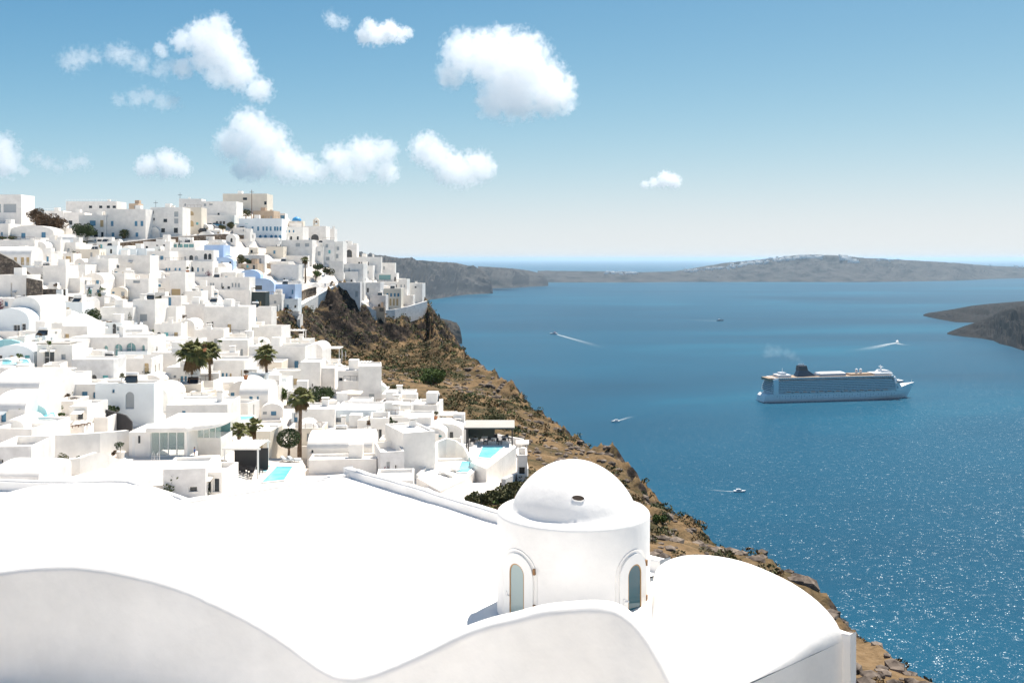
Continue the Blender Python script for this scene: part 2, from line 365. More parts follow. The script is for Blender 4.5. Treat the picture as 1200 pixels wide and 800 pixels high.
def land_near():
    m = bpy.data.materials.new('dry_hillside'); m.use_nodes = True; n = m.node_tree.nodes; l = m.node_tree.links
    b = n['Principled BSDF']; b.inputs['Roughness'].default_value = 0.95; b.inputs['Specular IOR Level'].default_value = 0.1
    g = n.new('ShaderNodeNewGeometry'); sx = n.new('ShaderNodeSeparateXYZ'); l.new(g.outputs['Normal'], sx.inputs[0])
    def nz(sc, det, rg=0.6):
        t = n.new('ShaderNodeTexNoise'); t.inputs['Scale'].default_value = sc; t.inputs['Detail'].default_value = det; t.inputs['Roughness'].default_value = rg
        l.new(g.outputs['Position'], t.inputs['Vector']); return t.outputs[0]
    a = nz(0.10, 8, 0.68)
    r1 = ramp(n, [(0.34, (0.036, 0.038, 0.017)), (0.45, (0.105, 0.076, 0.040)), (0.56, (0.185, 0.122, 0.064)), (0.70, (0.25, 0.175, 0.10))]); l.new(a, r1.inputs[0])
    c = nz(0.55, 8, 0.7)
    r2 = ramp(n, [(0.34, (0.009, 0.008, 0.008)), (0.50, (0.032, 0.025, 0.021)), (0.60, (0.085, 0.062, 0.047)), (0.74, (0.22, 0.17, 0.13))]); l.new(c, r2.inputs[0])
    d = nz(1.6, 6)
    ma = n.new('ShaderNodeMath'); ma.operation = 'MULTIPLY_ADD'; ma.inputs[1].default_value = 0.5; l.new(c, ma.inputs[0]); l.new(sx.outputs[2], ma.inputs[2])
    mr = n.new('ShaderNodeMapRange'); mr.inputs[1].default_value = 0.93; mr.inputs[2].default_value = 1.10; l.new(ma.outputs[0], mr.inputs[0])
    x = n.new('ShaderNodeMix'); x.data_type = 'RGBA'; l.new(mr.outputs[0], x.inputs[0]); l.new(r2.outputs[0], x.inputs[6]); l.new(r1.outputs[0], x.inputs[7])
    y = n.new('ShaderNodeMix'); y.data_type = 'RGBA'; y.blend_type = 'MULTIPLY'; y.inputs[0].default_value = 0.55
    r3 = ramp(n, [(0.3, (0.45, 0.45, 0.45)), (0.55, (1, 1, 1))]); l.new(d, r3.inputs[0])
    l.new(x.outputs[2], y.inputs[6]); l.new(r3.outputs[0], y.inputs[7]); l.new(y.outputs[2], b.inputs['Base Color'])
    bp = n.new('ShaderNodeBump'); bp.inputs['Strength'].default_value = 0.8; bp.inputs['Distance'].default_value = 0.25
    l.new(nz(2.5, 6), bp.inputs['Height']); l.new(bp.outputs[0], b.inputs['Normal'])
    return m
hill_mat = land_near()
NY, NX = GX.shape
me = bpy.data.meshes.new('hillside')
co = np.stack([GX, GY, GZ], -1).reshape(-1, 3)
idx = (np.arange(NY-1)[:, None]*NX+np.arange(NX-1)[None]).reshape(-1)
faces = np.stack([idx, idx+1, idx+NX+1, idx+NX], -1)
me.from_pydata(co.tolist(), [], faces.tolist()); me.materials.append(hill_mat); me.update()
me.polygons.foreach_set('use_smooth', [True]*len(me.polygons))
hill = bpy.data.objects.new('hillside', me); COL.objects.link(hill); tag(hill, kind='structure')
def surf(x, y):                        # height of the built hillside (bilinear)
    i = min(max(int(np.searchsorted(gy, y)-1), 0), NY-2); j = min(max(int(np.searchsorted(gx, x)-1), 0), NX-2)
    u = (x-gx[j])/(gx[j+1]-gx[j]); v = (y-gy[i])/(gy[i+1]-gy[i])
    return float(GZ[i, j]*(1-u)*(1-v)+GZ[i, j+1]*u*(1-v)+GZ[i+1, j]*(1-u)*v+GZ[i+1, j+1]*u*v)

# whitewashed terraces and lanes between the houses
plaster = mat('whitewash_plaster', (0.88, 0.85, 0.805), 0.75, 0.25, var=0.13, scale=0.7, bump=0.02, bscale=1.5)
paving = mat('pale_paving', (0.74, 0.70, 0.655), 0.85, 0.2, col2=(0.52, 0.45, 0.38), scale=0.16, contrast=(0.45, 0.75))
vx = np.arange(-300, 12, 1.5); vy = np.arange(8, 475, 1.5)
VX, VY = np.meshgrid(vx, vy); VZ = np.zeros(VX.shape)
for i in range(0, VX.shape[0], 40): VZ[i:i+40] = ground(VX[i:i+40], VY[i:i+40])
STEP = 2.4
def stepz(z): 
    q = np.floor(z/STEP); f = z/STEP-q
    return (q+np.clip((f-0.62)/0.38, 0, 1))*STEP+0.2
VZ2 = stepz(VZ); IN = poly_in(VILLAGE, VX, VY)
vid = -np.ones(VX.shape, int); k = 0; vs = []
keep = IN[:-1, :-1] & IN[1:, :-1] & IN[:-1, 1:] & IN[1:, 1:]
need = np.zeros(VX.shape, bool); need[:-1, :-1] |= keep; need[1:, :-1] |= keep; need[:-1, 1:] |= keep; need[1:, 1:] |= keep
for i, j in zip(*np.where(need)): vid[i, j] = len(vs); vs.append((VX[i, j], VY[i, j], VZ2[i, j]))
fs = [[int(vid[i, j]), int(vid[i, j+1]), int(vid[i+1, j+1]), int(vid[i+1, j])] for i, j in zip(*np.where(keep))]
mb = MB(); mb.add(vs, fs); tag(mb.build('village_terraces', paving), kind='structure')
# ------------------------------------------------------------------ the white roofs in the foreground
fg_plaster = mat('smooth_whitewash', (0.895, 0.872, 0.842), 0.7, 0.25, var=0.09, scale=1.1, bump=0.03, bscale=1.6)
wood_edge = mat('bare_wood_edge', (0.42, 0.25, 0.11), 0.6)
glass_blue = mat('dark_sea_glass', (0.02, 0.085, 0.115), 0.08, 0.5)
glass_pale = mat('pale_milky_glass', (0.30, 0.38, 0.38), 0.15, 0.5)
iron = mat('rusty_iron', (0.28, 0.16, 0.08), 0.6, metal=0.5)
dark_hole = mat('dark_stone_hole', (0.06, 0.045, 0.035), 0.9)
white_paint = mat('white_paint', (0.80, 0.79, 0.77), 0.45, 0.4)
UX, UY = 0.756, 0.654; VXX, VYY = -0.654, 0.756     # the roof's own directions
def ccw_(poly):
    a = sum(poly[i][0]*poly[(i+1) % len(poly)][1]-poly[(i+1) % len(poly)][0]*poly[i][1] for i in range(len(poly)))
    return poly if a > 0 else poly[::-1]
def uv(c, a, b): return (c[0]+UX*a+VXX*b, c[1]+UY*a+VYY*b)
def arch_sheet(mb, c0, c1, half, rise, base, n=20, m=12, thick=None, side=None, noise=0.0):
    """barrel vault between two crest feet c0, c1 (x, y, z of the springing line's middle)"""
    c0 = Vector(c0); c1 = Vector(c1); d = (c1-c0); dh = Vector((d.x, d.y, 0)).normalized(); sd = Vector((dh.y, -dh.x, 0))
    vs = []
    for i in range(m+1):
        c = c0.lerp(c1, i/m)
        for k in range(n+1):
            t = math.pi*k/n; q = c-sd*(half*math.cos(t))+Vector((0, 0, rise*math.sin(t)))
            if noise: q.z += noise*mnoise.fractal(q*0.6, 1, 2, 3)
            vs.append(q)
    w_ = n+1
    fs = [(i*w_+k, i*w_+k+1, (i+1)*w_+k+1, (i+1)*w_+k) for i in range(m) for k in range(n)]
    mb.add(vs, fs)
    for i in (0, m):                                   # end walls and skirts
        ring = vs[i*w_:(i+1)*w_]; a = [Vector((p.x, p.y, base)) for p in ring]
        mb.add(list(ring)+a, [(k, k+1, w_+k+1, w_+k) if i else (k+1, k, w_+k, w_+k+1) for k in range(n)])
    for k in (0, n):
        ln = [vs[i*w_+k] for i in range(m+1)]; a = [Vector((p.x, p.y, base)) for p in ln]
        mb.add(ln+a, [(i, i+1, m+2+i, m+1+i) for i in range(m)])
    return mb
C0 = (-5.2, 32.0); RZ = 251.05
church = empty('chapel', (*uv(C0, -5, -8), 244.0))
tag(church, 'white chapel roof carrying a round domed drum with two narrow arched windows', 'chapel')
inv = Matrix.Translation(-church.location)
def part(mb, name, material, parent, sm=None, bv=None):
    ml = parent.matrix_world if parent else None
    off = parent.location if parent.parent is None else parent.location+parent.parent.location
    mb.v = [(p[0]-off.x, p[1]-off.y, p[2]-off.z) for p in mb.v]
    o = mb.build(name, material, parent)
    if bv: bevel(o, *bv)
    elif sm: auto_smooth(o, sm)
    return o
# flat roof, finely uneven
mb = MB(); n1, n2 = 26, 36
for i in range(n1+1):
    for j in range(n2+1):
        x, y = uv(C0, -13.0*i/n1, -13.0*j/n2)
        edge = (i == 0 or j == 0)
        mb.v.append((x, y, RZ+0.05*mnoise.fractal(Vector((x*.35, y*.35, 0)), 1, 2, 3)))
for i in range(n1):
    for j in range(n2): mb.f.append([i*(n2+1)+j, i*(n2+1)+j+1, (i+1)*(n2+1)+j+1, (i+1)*(n2+1)+j]); mb.m.append(0)
part(mb, 'roof', fg_plaster, church, sm=60)
mb = MB(); mb.prism(ccw_([uv(C0, -13, -12.3), uv(C0, -13, -19), uv(C0, -6, -19), uv(C0, -4.5, -12.3)]), 246, RZ+.045); part(mb, 'lower_roof', fg_plaster, church)
mb = MB()
cs = [uv(C0, 0.25, 0.25), uv(C0, -13, 0.25), uv(C0, -13, -13), uv(C0, 0.25, -13)]
for i in range(4):
    a, b = cs[i], cs[(i+1) % 4]; mb.quad((b[0], b[1], 240), (a[0], a[1], 240), (a[0], a[1], RZ-.02), (b[0], b[1], RZ-.02))
part(mb, 'wall', fg_plaster, church)
def rail(mb, pts, wd, z0, z1, wob=0.02):
    """a low wall along a line, a little uneven"""
    L = []
    for a, b in zip(pts[:-1], pts[1:]):
        k = max(2, int(math.dist(a, b)/0.6))
        L += [(a[0]+(b[0]-a[0])*i/k, a[1]+(b[1]-a[1])*i/k) for i in range(k)]
    L.append(pts[-1]); vs = []
    for i, p in enumerate(L):
        q = L[min(i+1, len(L)-1)]; o = L[max(i-1, 0)]; d = Vector((q[0]-o[0], q[1]-o[1], 0)).normalized(); s = Vector((d.y, -d.x, 0))*wd/2
        zz = z1+wob*mnoise.fractal(Vector((p[0]*.8, p[1]*.8, 3)), 1, 2, 3)*2
        for sgn, z in ((-1, z0), (-1, zz), (1, zz), (1, z0)): vs.append((p[0]+s.x*sgn, p[1]+s.y*sgn, z))
    n = len(L); fs = [(i*4+k, i*4+k+1, (i+1)*4+k+1, (i+1)*4+k) for i in range(n-1) for k in range(3)]+[(0, 1, 2, 3), ((n-1)*4+3, (n-1)*4+2, (n-1)*4+1, (n-1)*4)]
    return mb.add(vs, fs)
part(rail(MB(), [uv(C0, 0.12, 0.24), uv(C0, 0.12, -13)], 0.26, RZ-.6, RZ+.27), 'parapet', fg_plaster, church, bv=(0.05, 2))
part(rail(MB(), [uv(C0, -13, 0.12), uv(C0, -0.02, 0.12)], 0.22, RZ-.6, RZ+.10), 'parapet', fg_plaster, church, bv=(0.05, 2))
# drum and dome
DC = Vector((1.22, 20.0, 0)); DR = 1.515
prof = [(DR+.02, 250.6), (DR, 251.4), (DR-.005, 252.3), (DR, 252.95)]
prof += [(DR-.07+.07*math.cos(t), 252.95+.07*math.sin(t)) for t in (math.pi/6, math.pi/3, math.pi/2)]+[(1.22, 253.035)]
mb = MB().lathe(prof, 64, DC)
mb.v = [(x+.006*mnoise.noise(Vector((x*2, y*2, z*2))), y+.006*mnoise.noise(Vector((x*2, z*2, y*2))), z) for x, y, z in mb.v]
part(mb, 'drum', fg_plaster, church, sm=60)
def dome_z(q): return 253.985-.95*(0.55*(1-math.sqrt(max(0, 1-q*q)))+0.45*q**2.1)
prof = [(1.34, 253.03), (1.27, 253.045), (1.235, 253.075)]+[(1.215*q, dome_z(q)+.02*q) for q in (.985, .96, .92, .87, .8, .72, .63, .54, .45, .36, .27, .18, .09, .03)]+[(0.0, 253.986)]
mb = MB().lathe(prof, 56, DC)
mb.v = [(x+.012*mnoise.noise(Vector((x*1.7, y*1.7, z*1.7))), y+.012*mnoise.noise(Vector((x*2, z*2, y*2))), z+.010*mnoise.noise(Vector((x*1.5, y*1.5, 7)))) for x, y, z in mb.v]
part(mb, 'dome', fg_plaster, church, sm=60)
# air hole in the dome
qv = min(np.linspace(.3, .97, 60), key=lambda q: abs(HZ+F*(CAMZ-dome_z(q))/(20.0-1.215*q)-585)); qd = (dome_z(qv+.01)-dome_z(qv-.01))/.02/1.215
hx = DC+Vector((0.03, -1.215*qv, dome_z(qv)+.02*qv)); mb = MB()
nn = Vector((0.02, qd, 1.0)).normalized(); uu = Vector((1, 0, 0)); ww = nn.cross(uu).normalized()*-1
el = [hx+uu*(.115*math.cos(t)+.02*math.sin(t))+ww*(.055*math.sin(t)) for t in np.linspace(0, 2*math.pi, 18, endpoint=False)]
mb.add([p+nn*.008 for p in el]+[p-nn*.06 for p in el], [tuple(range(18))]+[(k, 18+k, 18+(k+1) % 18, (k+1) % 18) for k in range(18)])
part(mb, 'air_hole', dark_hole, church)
mb = MB(); el2 = [hx+uu*(.14*math.cos(t)+.02*math.sin(t))+ww*(.08*math.sin(t)) for t in np.linspace(0, 2*math.pi, 18, endpoint=False)]
mb.add([p+nn*.012 for p in el]+[p-nn*.02 for p in el2], [(k, 18+k, 18+(k+1) % 18, (k+1) % 18) for k in range(18)])
part(mb, 'air_hole_rim', fg_plaster, church, sm=60)
# the two arched windows, bent to the drum
def cyl(a0, a, r, z):
    t = a0+a/DR; return (DC.x+r*math.sin(t), DC.y-r*math.cos(t), z)
def arch_line(hw, z0, zs, n=14):                   # bottom left -> over the arch -> bottom right
    return [(-hw, z0)]+[(-hw, zs-.3)]+[(-hw*math.cos(math.pi*k/n), zs+hw*math.sin(math.pi*k/n)) for k in range(n+1)]+[(hw, zs-.3)]+[(hw, z0)]
def arch_ring(mb, a0, o, i, r0, r1, rin=None):
    n = len(o); V = lambda L, r: [cyl(a0, a, r, z) for a, z in L]
    rin = r1 if rin is None else rin
    vs = V(o, r0)+V(o, r1)+V(i, rin)+V(i, r0)
    return mb.add(vs, [(q*n+k, q*n+k+1, (q+1)*n+k+1, (q+1)*n+k) for q in range(3) for k in range(n-1)])
for a0, gl, lab in ((math.radians(-47.5), glass_pale, 'pale milky arched pane'), (math.radians(45.5), glass_blue, 'dark blue arched pane')):
    mb = MB(); arch_ring(mb, a0, arch_line(.47, 251.1, 252.05), arch_line(.395, 251.1, 252.05), DR-.06, DR+.012, DR-.02)
    wn = part(mb, 'window', fg_plaster, church, sm=45)
    mb = MB(); arch_ring(mb, a0, arch_line(.392, 251.1, 252.05), arch_line(.20, 251.2, 252.05), DR-.06, DR+.036)
    part(mb, 'frame', white_paint, wn, sm=45)
    mb = MB(); arch_ring(mb, a0, arch_line(.199, 251.2, 252.05), arch_line(.178, 251.2, 252.05), DR-.06, DR+.028)
    part(mb, 'inner_edge', wood_edge, wn)
    L = arch_line(.18, 251.2, 252.05); mb = MB(); mb.add([cyl(a0, a, DR+.017, z) for a, z in L], [tuple(range(len(L)-1, -1, -1))])
    part(mb, 'pane', gl, wn)['label'] = lab
    for z in (251.45, 252.12):
        mb = MB(); q = [cyl(a0, .40, DR+.005, z), cyl(a0, .44, DR+.005, z), cyl(a0, .44, DR+.05, z), cyl(a0, .40, DR+.05, z)]
        mb.add(q+[(x, y, zz+.11) for x, y, zz in q], [(0,1,2,3),(7,6,5,4),(0,4,5,1),(1,5,6,2),(2,6,7,3),(3,7,4,0)]); part(mb, 'hinge', iron, wn)
    mb = MB(); mb.bar(cyl(a0, -.30, DR+.03, 251.55), cyl(a0, -.30, DR+.03, 251.66), .022, 6).bar(cyl(a0, -.31, DR+.04, 251.60), cyl(a0, -.20, DR+.05, 251.60), .015, 6)
    part(mb, 'latch', white_paint, wn)
# the low barrel vault at the left
p0 = at(75, 567, 25.9); p1 = at(95, 668, 18.2)
mb = arch_sheet(MB(), (p0.x, p0.y, RZ-.05), (p1.x, p1.y, RZ-.05), 3.05, 1.22, 250.3, 28, 22, noise=0.03)
# the crest rises towards the curved parapet
for i, (x, y, z) in enumerate(mb.v):
    if z > RZ: mb.v[i] = (x, y, z+(z-RZ)*0.10*(25.9-y)/9.6)
part(mb, 'vault', fg_plaster, church, sm=50)
# curved parapet wall, one wave over each vault
wall_o = empty('wavy_parapet', (-2.0, 16.2, 246.0)); tag(wall_o, 'thick white parapet wall with a wavy top in front of the domed drum', 'parapet')
WV = [(-260,775),(-200,730),(-130,700),(-60,680),(0,668),(50,663),(100,662.5),(150,672),(200,683),(250,704),(300,728),(350,760),(380,784),(398,794.5),(416,796),(440,790),(500,765),(535,747),(565,733),(598,727),
      (629,718),(660,713.5),(687,711),(710,710.5),(725,713),(745,723),(764,748),(778,772),(791,800),(804,835),(816,870)]
def wave_pts(Y):
    xs = np.array([p[0] for p in WV], float); zs = np.array([p[1] for p in WV], float)
    t = np.linspace(xs[0], xs[-1], 150); z = np.interp(t, xs, zs); k = np.ones(7)/7
    zp = np.convolve(np.pad(z, 3, mode='edge'), k, 'valid')
    return [at(a, b, 16.5-4.0*a/790.0) for a, b in zip(t, zp)]
A = wave_pts(16.0); mb = MB(); TH = 0.34; rr = 0.10
prof = [(0, None), (0, -rr), (rr*.3, -rr*.3), (rr, 0), (TH-rr, .02), (TH-.04, -rr*.4), (TH, -rr), (TH, None)]
for i, p in enumerate(A):
    nz_ = .02*mnoise.fractal(Vector((p.x*.9, 0, 3)), 1, 2, 3)
    d = (A[min(i+1, len(A)-1)]-A[max(i-1, 0)]).normalized(); nn = Vector((-d.z, 0, d.x))
    for dy, dz in prof:
        if dz is None: mb.v.append((p.x+nn.x*(-rr), p.y+dy, 246.0))
        else: mb.v.append((p.x+nn.x*dz, p.y+dy+.02*mnoise.noise(Vector((p.x*.7, dz, 1))), p.z+nn.z*dz+nz_))
n8 = len(prof)
mb.add([], [])
for i in range(len(A)-1):
    for k in range(n8-1): mb.f.append([i*n8+k, (i+1)*n8+k, (i+1)*n8+k+1, i*n8+k+1]); mb.m.append(0)
for i in (0, len(A)-1): mb.f.append([i*n8+k for k in (range(n8) if i == 0 else range(n8-1, -1, -1))]); mb.m.append(0)
part(mb, 'wall', fg_plaster, wall_o, sm=50)
# vaulted house at the right
vh = empty('vaulted_house', (4.2, 17.5, 244.0)); tag(vh, 'white barrel vaulted roof with raked side wall at the cliff edge beside the domed drum', 'house')
e = (5.74, 17.3); mb = MB(); n = 28; zb = 251.41; nl = 24
for i in range(nl+1):                               # a vault whose crest sinks into the roof toward the drum
    l_ = 3.7*i/nl; sc = math.cos(math.pi/2*i/nl)**1.6; s0 = 2.2-.61*l_; hr = max(s0-.05, .35); hl = 2.15-.25*l_
    for k in range(n+1):
        t = math.pi*k/n; c_ = -math.cos(t); s_ = s0+(hr if c_ < 0 else hl)*c_; s_ = max(s_, .05); x, y = uv(e, -l_, s_)
        mb.v.append((x, y, zb+.88*math.sin(t)*sc*min(1, (hr+.6)/2.4)+.02*mnoise.fractal(Vector((x*.6, y*.6, 1)), 1, 2, 3)))
for i in range(nl):
    for k in range(n): mb.f.append([i*(n+1)+k, (i+1)*(n+1)+k, (i+1)*(n+1)+k+1, i*(n+1)+k+1]); mb.m.append(0)
r0 = [Vector(q) for q in mb.v[:n+1]]; mb.add(r0+[Vector((q.x, q.y, 246)) for q in r0], [(k, k+1, n+2+k, n+1+k) for k in range(n)])
part(mb, 'vault', fg_plaster, vh, sm=50)
mb = MB(); mb.prism(ccw_([uv(e, 0, .05), uv(e, 0, 4.35), uv(e, -1.5, 4.35), uv(e, -3.4, 3.6), uv(e, -4.4, 2.2), uv(e, -6, .05)]), 246, 251.40); part(mb, 'wall', fg_plaster, vh)
mb = MB(); rail(mb, [uv(e, .06, -.12), uv(e, .06, .30)], .12, 246.0, 251.55, 0.0); part(mb, 'corner_post', fg_plaster, vh, bv=(0.03, 2))
# lower roof behind, at the left
lr = empty('flat_roofed_house', (-14.0, 36.0, 244.0)); tag(lr, 'low white flat roof with a rounded parapet rim behind the long barrel vault', 'house')
K = [at(-90,566,36.2), at(0,565.3,36.1), at(90,563.8,36.0), at(150,563,36.0), at(172,566,35.2), at(205,577,33.9), at(245,592,32.3), at(330,622,29.4)]
mb = MB(); rail(mb, [(p.x, p.y) for p in K], .28, 246, 250.05); part(mb, 'parapet', fg_plaster, lr, bv=(0.06, 2))
mb = MB(); poly = [(p.x, p.y) for p in K][::-1]+[(K[0].x, 26.0), (K[-1].x-1, 26.0)]
mb.prism(poly, 246.0, 249.68); part(mb, 'roof', fg_plaster, lr)

# unseen block under the camera; lower terrace added to bounce sunlight onto the parapet
ct = empty('bounce_terrace_house', (0, -3, 246)); tag(ct, 'unseen white stepped terrace house added to bounce light onto the wavy parapet wall', 'house')
mb = MB().prism([(-14, 2.2), (12, 2.2), (12, 9), (2.6, 11.8), (-8.2, 16.1), (-14, 17.4)], 246, 250.6); part(mb, 'terrace', mat('bounce_terrace_paving', (.80, .76, .70), .85, var=.2, scale=1.5), ct)  # added out of view, pale and wide enough to brighten the parapet's shaded face
mb = MB().box(-14, 12, -9, 2.2, 246, 256.3); part(mb, 'wall', fg_plaster, ct)
# ------------------------------------------------------------------ village materials
cream = mat('cream_plaster', (0.80, 0.73, 0.62), 0.8, 0.2, var=0.1, scale=0.4)
bluewash = mat('pale_blue_wash', (0.50, 0.64, 0.85), 0.75, 0.25, var=0.12, scale=0.5)
iceblue = mat('ice_white_wash', (0.82, 0.87, 0.89), 0.75, 0.25, var=0.06, scale=0.5)
greywash = mat('grey_white_wash', (0.76, 0.75, 0.74), 0.8, 0.2, col2=(0.62, 0.61, 0.60), scale=0.9)
tan = mat('sand_plaster', (0.60, 0.47, 0.35), 0.85, 0.2, var=0.15, scale=0.4)
terracotta = mat('pink_terrace', (0.62, 0.42, 0.31), 0.85, 0.2, var=0.15, scale=0.5)
slate = mat('dark_slate_paint', (0.035, 0.05, 0.05), 0.6)
darkgrey = mat('charcoal_paint', (0.05, 0.048, 0.05), 0.7)
win_dark = mat('dark_window', (0.025, 0.035, 0.045), 0.15, 0.5)
win_blue = mat('blue_shutter', (0.10, 0.26, 0.40), 0.5)
win_teal = mat('teal_glass', (0.16, 0.34, 0.35), 0.12, 0.5)
win_tan = mat('tan_shutter', (0.50, 0.38, 0.22), 0.6)
win_grey = mat('grey_shutter', (0.40, 0.43, 0.45), 0.6)
win_turq = mat('turquoise_shutter', (0.16, 0.48, 0.52), 0.5)
wood = mat('brown_wood', (0.17, 0.09, 0.05), 0.7)
canvas_w = mat('white_canvas', (0.80, 0.77, 0.72), 0.9)
pool_tile = mat('pool_rim', (0.78, 0.80, 0.78), 0.6)
WM = dict(k=win_dark, b=win_blue, t=win_teal, n=win_tan, g=win_grey, q=win_turq)
HM = dict(w=plaster, c=cream, b=bluewash, i=iceblue, g=greywash, s=tan, r=terracotta, k=slate)
def stone_mat(name, c1, c2, c3, sc):
    m = bpy.data.materials.new(name); m.use_nodes = True; n = m.node_tree.nodes; l = m.node_tree.links; b = n['Principled BSDF']; b.inputs['Roughness'].default_value = .95
    g = n.new('ShaderNodeNewGeometry'); v = n.new('ShaderNodeTexVoronoi'); v.inputs['Scale'].default_value = sc; l.new(g.outputs['Position'], v.inputs['Vector'])
    sx = n.new('ShaderNodeSeparateColor'); l.new(v.outputs['Color'], sx.inputs[0])
    r = ramp(n, [(0.0, c1), (0.5, c2), (1.0, c3)]); l.new(sx.outputs[0], r.inputs[0])
    v2 = n.new('ShaderNodeTexVoronoi'); v2.feature = 'DISTANCE_TO_EDGE'; v2.inputs['Scale'].default_value = sc; l.new(g.outputs['Position'], v2.inputs['Vector'])
    mr = n.new('ShaderNodeMapRange'); mr.inputs[1].default_value = 0.0; mr.inputs[2].default_value = 0.09; mr.inputs[3].default_value = 0.35; mr.inputs[4].default_value = 1.0; l.new(v2.outputs[0], mr.inputs[0])
    x = n.new('ShaderNodeMix'); x.data_type = 'RGBA'; x.blend_type = 'MULTIPLY'; x.inputs[0].default_value = 1.0; l.new(r.outputs[0], x.inputs[6]); l.new(mr.outputs[0], x.inputs[7])
    l.new(x.outputs[2], b.inputs['Base Color'])
    bp = n.new('ShaderNodeBump'); bp.inputs['Distance'].default_value = 0.12; l.new(v2.outputs[0], bp.inputs['Height']); l.new(bp.outputs[0], b.inputs['Normal'])
    return m
stone_brown = stone_mat('brown_rubble_stone', (0.12, 0.085, 0.06), (0.22, 0.16, 0.115), (0.34, 0.27, 0.20), 1.8)
stone_dark = stone_mat('dark_rubble_stone', (0.07, 0.058, 0.05), (0.13, 0.105, 0.085), (0.22, 0.18, 0.14), 1.6)

# ------------------------------------------------------------------ houses
LM = [(55, 262, 'rust tree'), (98, 270, 'ridge tree'), (147, 275, 'ridge palm'), (193, 262, 'square-windowed block'), (250, 265, 'ridge cars'), (290, 232, 'summit block'), (305, 268, 'blue-windowed row'), (346, 259, 'blue dome'), (375, 290, 'stacked hotel'), (405, 297, 'triangle gap'), (430, 312, 'upper headland'), (458, 345, 'pillared building'), (487, 342, 'headland tip'), (357, 318, 'hotel garden'), (325, 342, 'blue houses'), (295, 355, 'green facade'), (255, 298, 'upper blue house'), (262, 352, 'pink terrace'), (15, 310, 'stone buttress'), (55, 340, 'stone walls'), (100, 365, 'bushy garden'), (140, 388, 'lounger terrace'), (20, 370, 'barrel vaults'), (57, 420, 'black doorway'), (15, 418, 'turquoise wall'), (152, 468, 'arched niche'), (130, 490, 'black wall'), (50, 487, 'stair pool'), (20, 540, 'brick walls'), (76, 535, 'white planter'), (200, 515, 'glass restaurant'), (225, 430, 'double palm'), (312, 430, 'slim palm'), (351, 490, 'tall palm'), (338, 515, 'round tree'), (325, 553, 'pergola pool'), (280, 525, 'slatted pergola'), (400, 530, 'bungalow'), (460, 505, 'pruned tree'), (470, 466, 'canopy pool'), (388, 415, 'cliff stairs'), (428, 440, 'roof pergola'), (570, 508, 'dark canopy'), (555, 540, 'bright pools'), (265, 455, 'blue-window vault'), (200, 385, 'stair block'), (262, 378, 'slim columns'), (200, 305, 'arched doors'), (120, 315, 'blank walls')]
def landmark(px, py):
    q = sorted(LM, key=lambda l: (l[0]-px)**2+(1.4*(l[1]-py))**2)
    return 'between '+q[0][2]+' and '+q[1][2]
NUMW = {1: 'one', 2: 'two', 3: 'three', 4: 'four', 5: 'five'}
OPW = dict(k='dark window', b='blue window', t='teal glass opening', n='tan opening', g='grey shutter', q='turquoise door')
COLW = dict(w='white', c='cream', b='pale blue', i='ice white', g='greyish white', s='sand coloured', r='pink', k='dark green')
USED = {}
def face(mb, O, U, w_, h_, holes, N_, dep):
    """a wall face from O along U (unit, horizontal) and up, with recessed openings; N_ points outward"""
    O = Vector(O); U = Vector(U); Z = Vector((0, 0, 1)); N_ = Vector(N_)
    P_ = lambda a, b, d=0.0: O+U*a+Z*b-N_*d
    xs = sorted({0.0, w_, *[v for h in holes for v in h[:2]]}); ys = sorted({0.0, h_, *[v for h in holes for v in h[2:4]]})
    for i in range(len(xs)-1):
        for j in range(len(ys)-1):
            cx, cy = (xs[i]+xs[i+1])/2, (ys[j]+ys[j+1])/2
            if any(h[0] < cx < h[1] and h[2] < cy < h[3] for h in holes): continue
            mb.quad(P_(xs[i], ys[j]), P_(xs[i+1], ys[j]), P_(xs[i+1], ys[j+1]), P_(xs[i], ys[j+1]))
    for a0, a1, b0, b1, ar in holes:
        if ar:
            r = (a1-a0)/2; rs = min(r, (b1-b0)*.6); m = (a0+a1)/2; arc = [(m-r*math.cos(math.pi*k/8), b1-rs+rs*math.sin(math.pi*k/8)) for k in range(9)]
            mb.add([P_(a0, b1)]+[P_(*q) for q in arc[:5]], [(0, k+1, k+2)[::1] for k in range(4)])
            mb.add([P_(a1, b1)]+[P_(*q) for q in arc[4:]], [(0, k+1, k+2) for k in range(4)])
            ln = [(a0, b0)]+arc+[(a1, b0)]
        else: ln = [(a0, b0), (a0, b1), (a1, b1), (a1, b0)]
        k = len(ln)
        mb.add([P_(*q) for q in ln]+[P_(*q, dep) for q in ln], [(i, i+1, k+i+1, k+i) for i in range(k-1)]+[(k-1, 0, k, 2*k-1)])
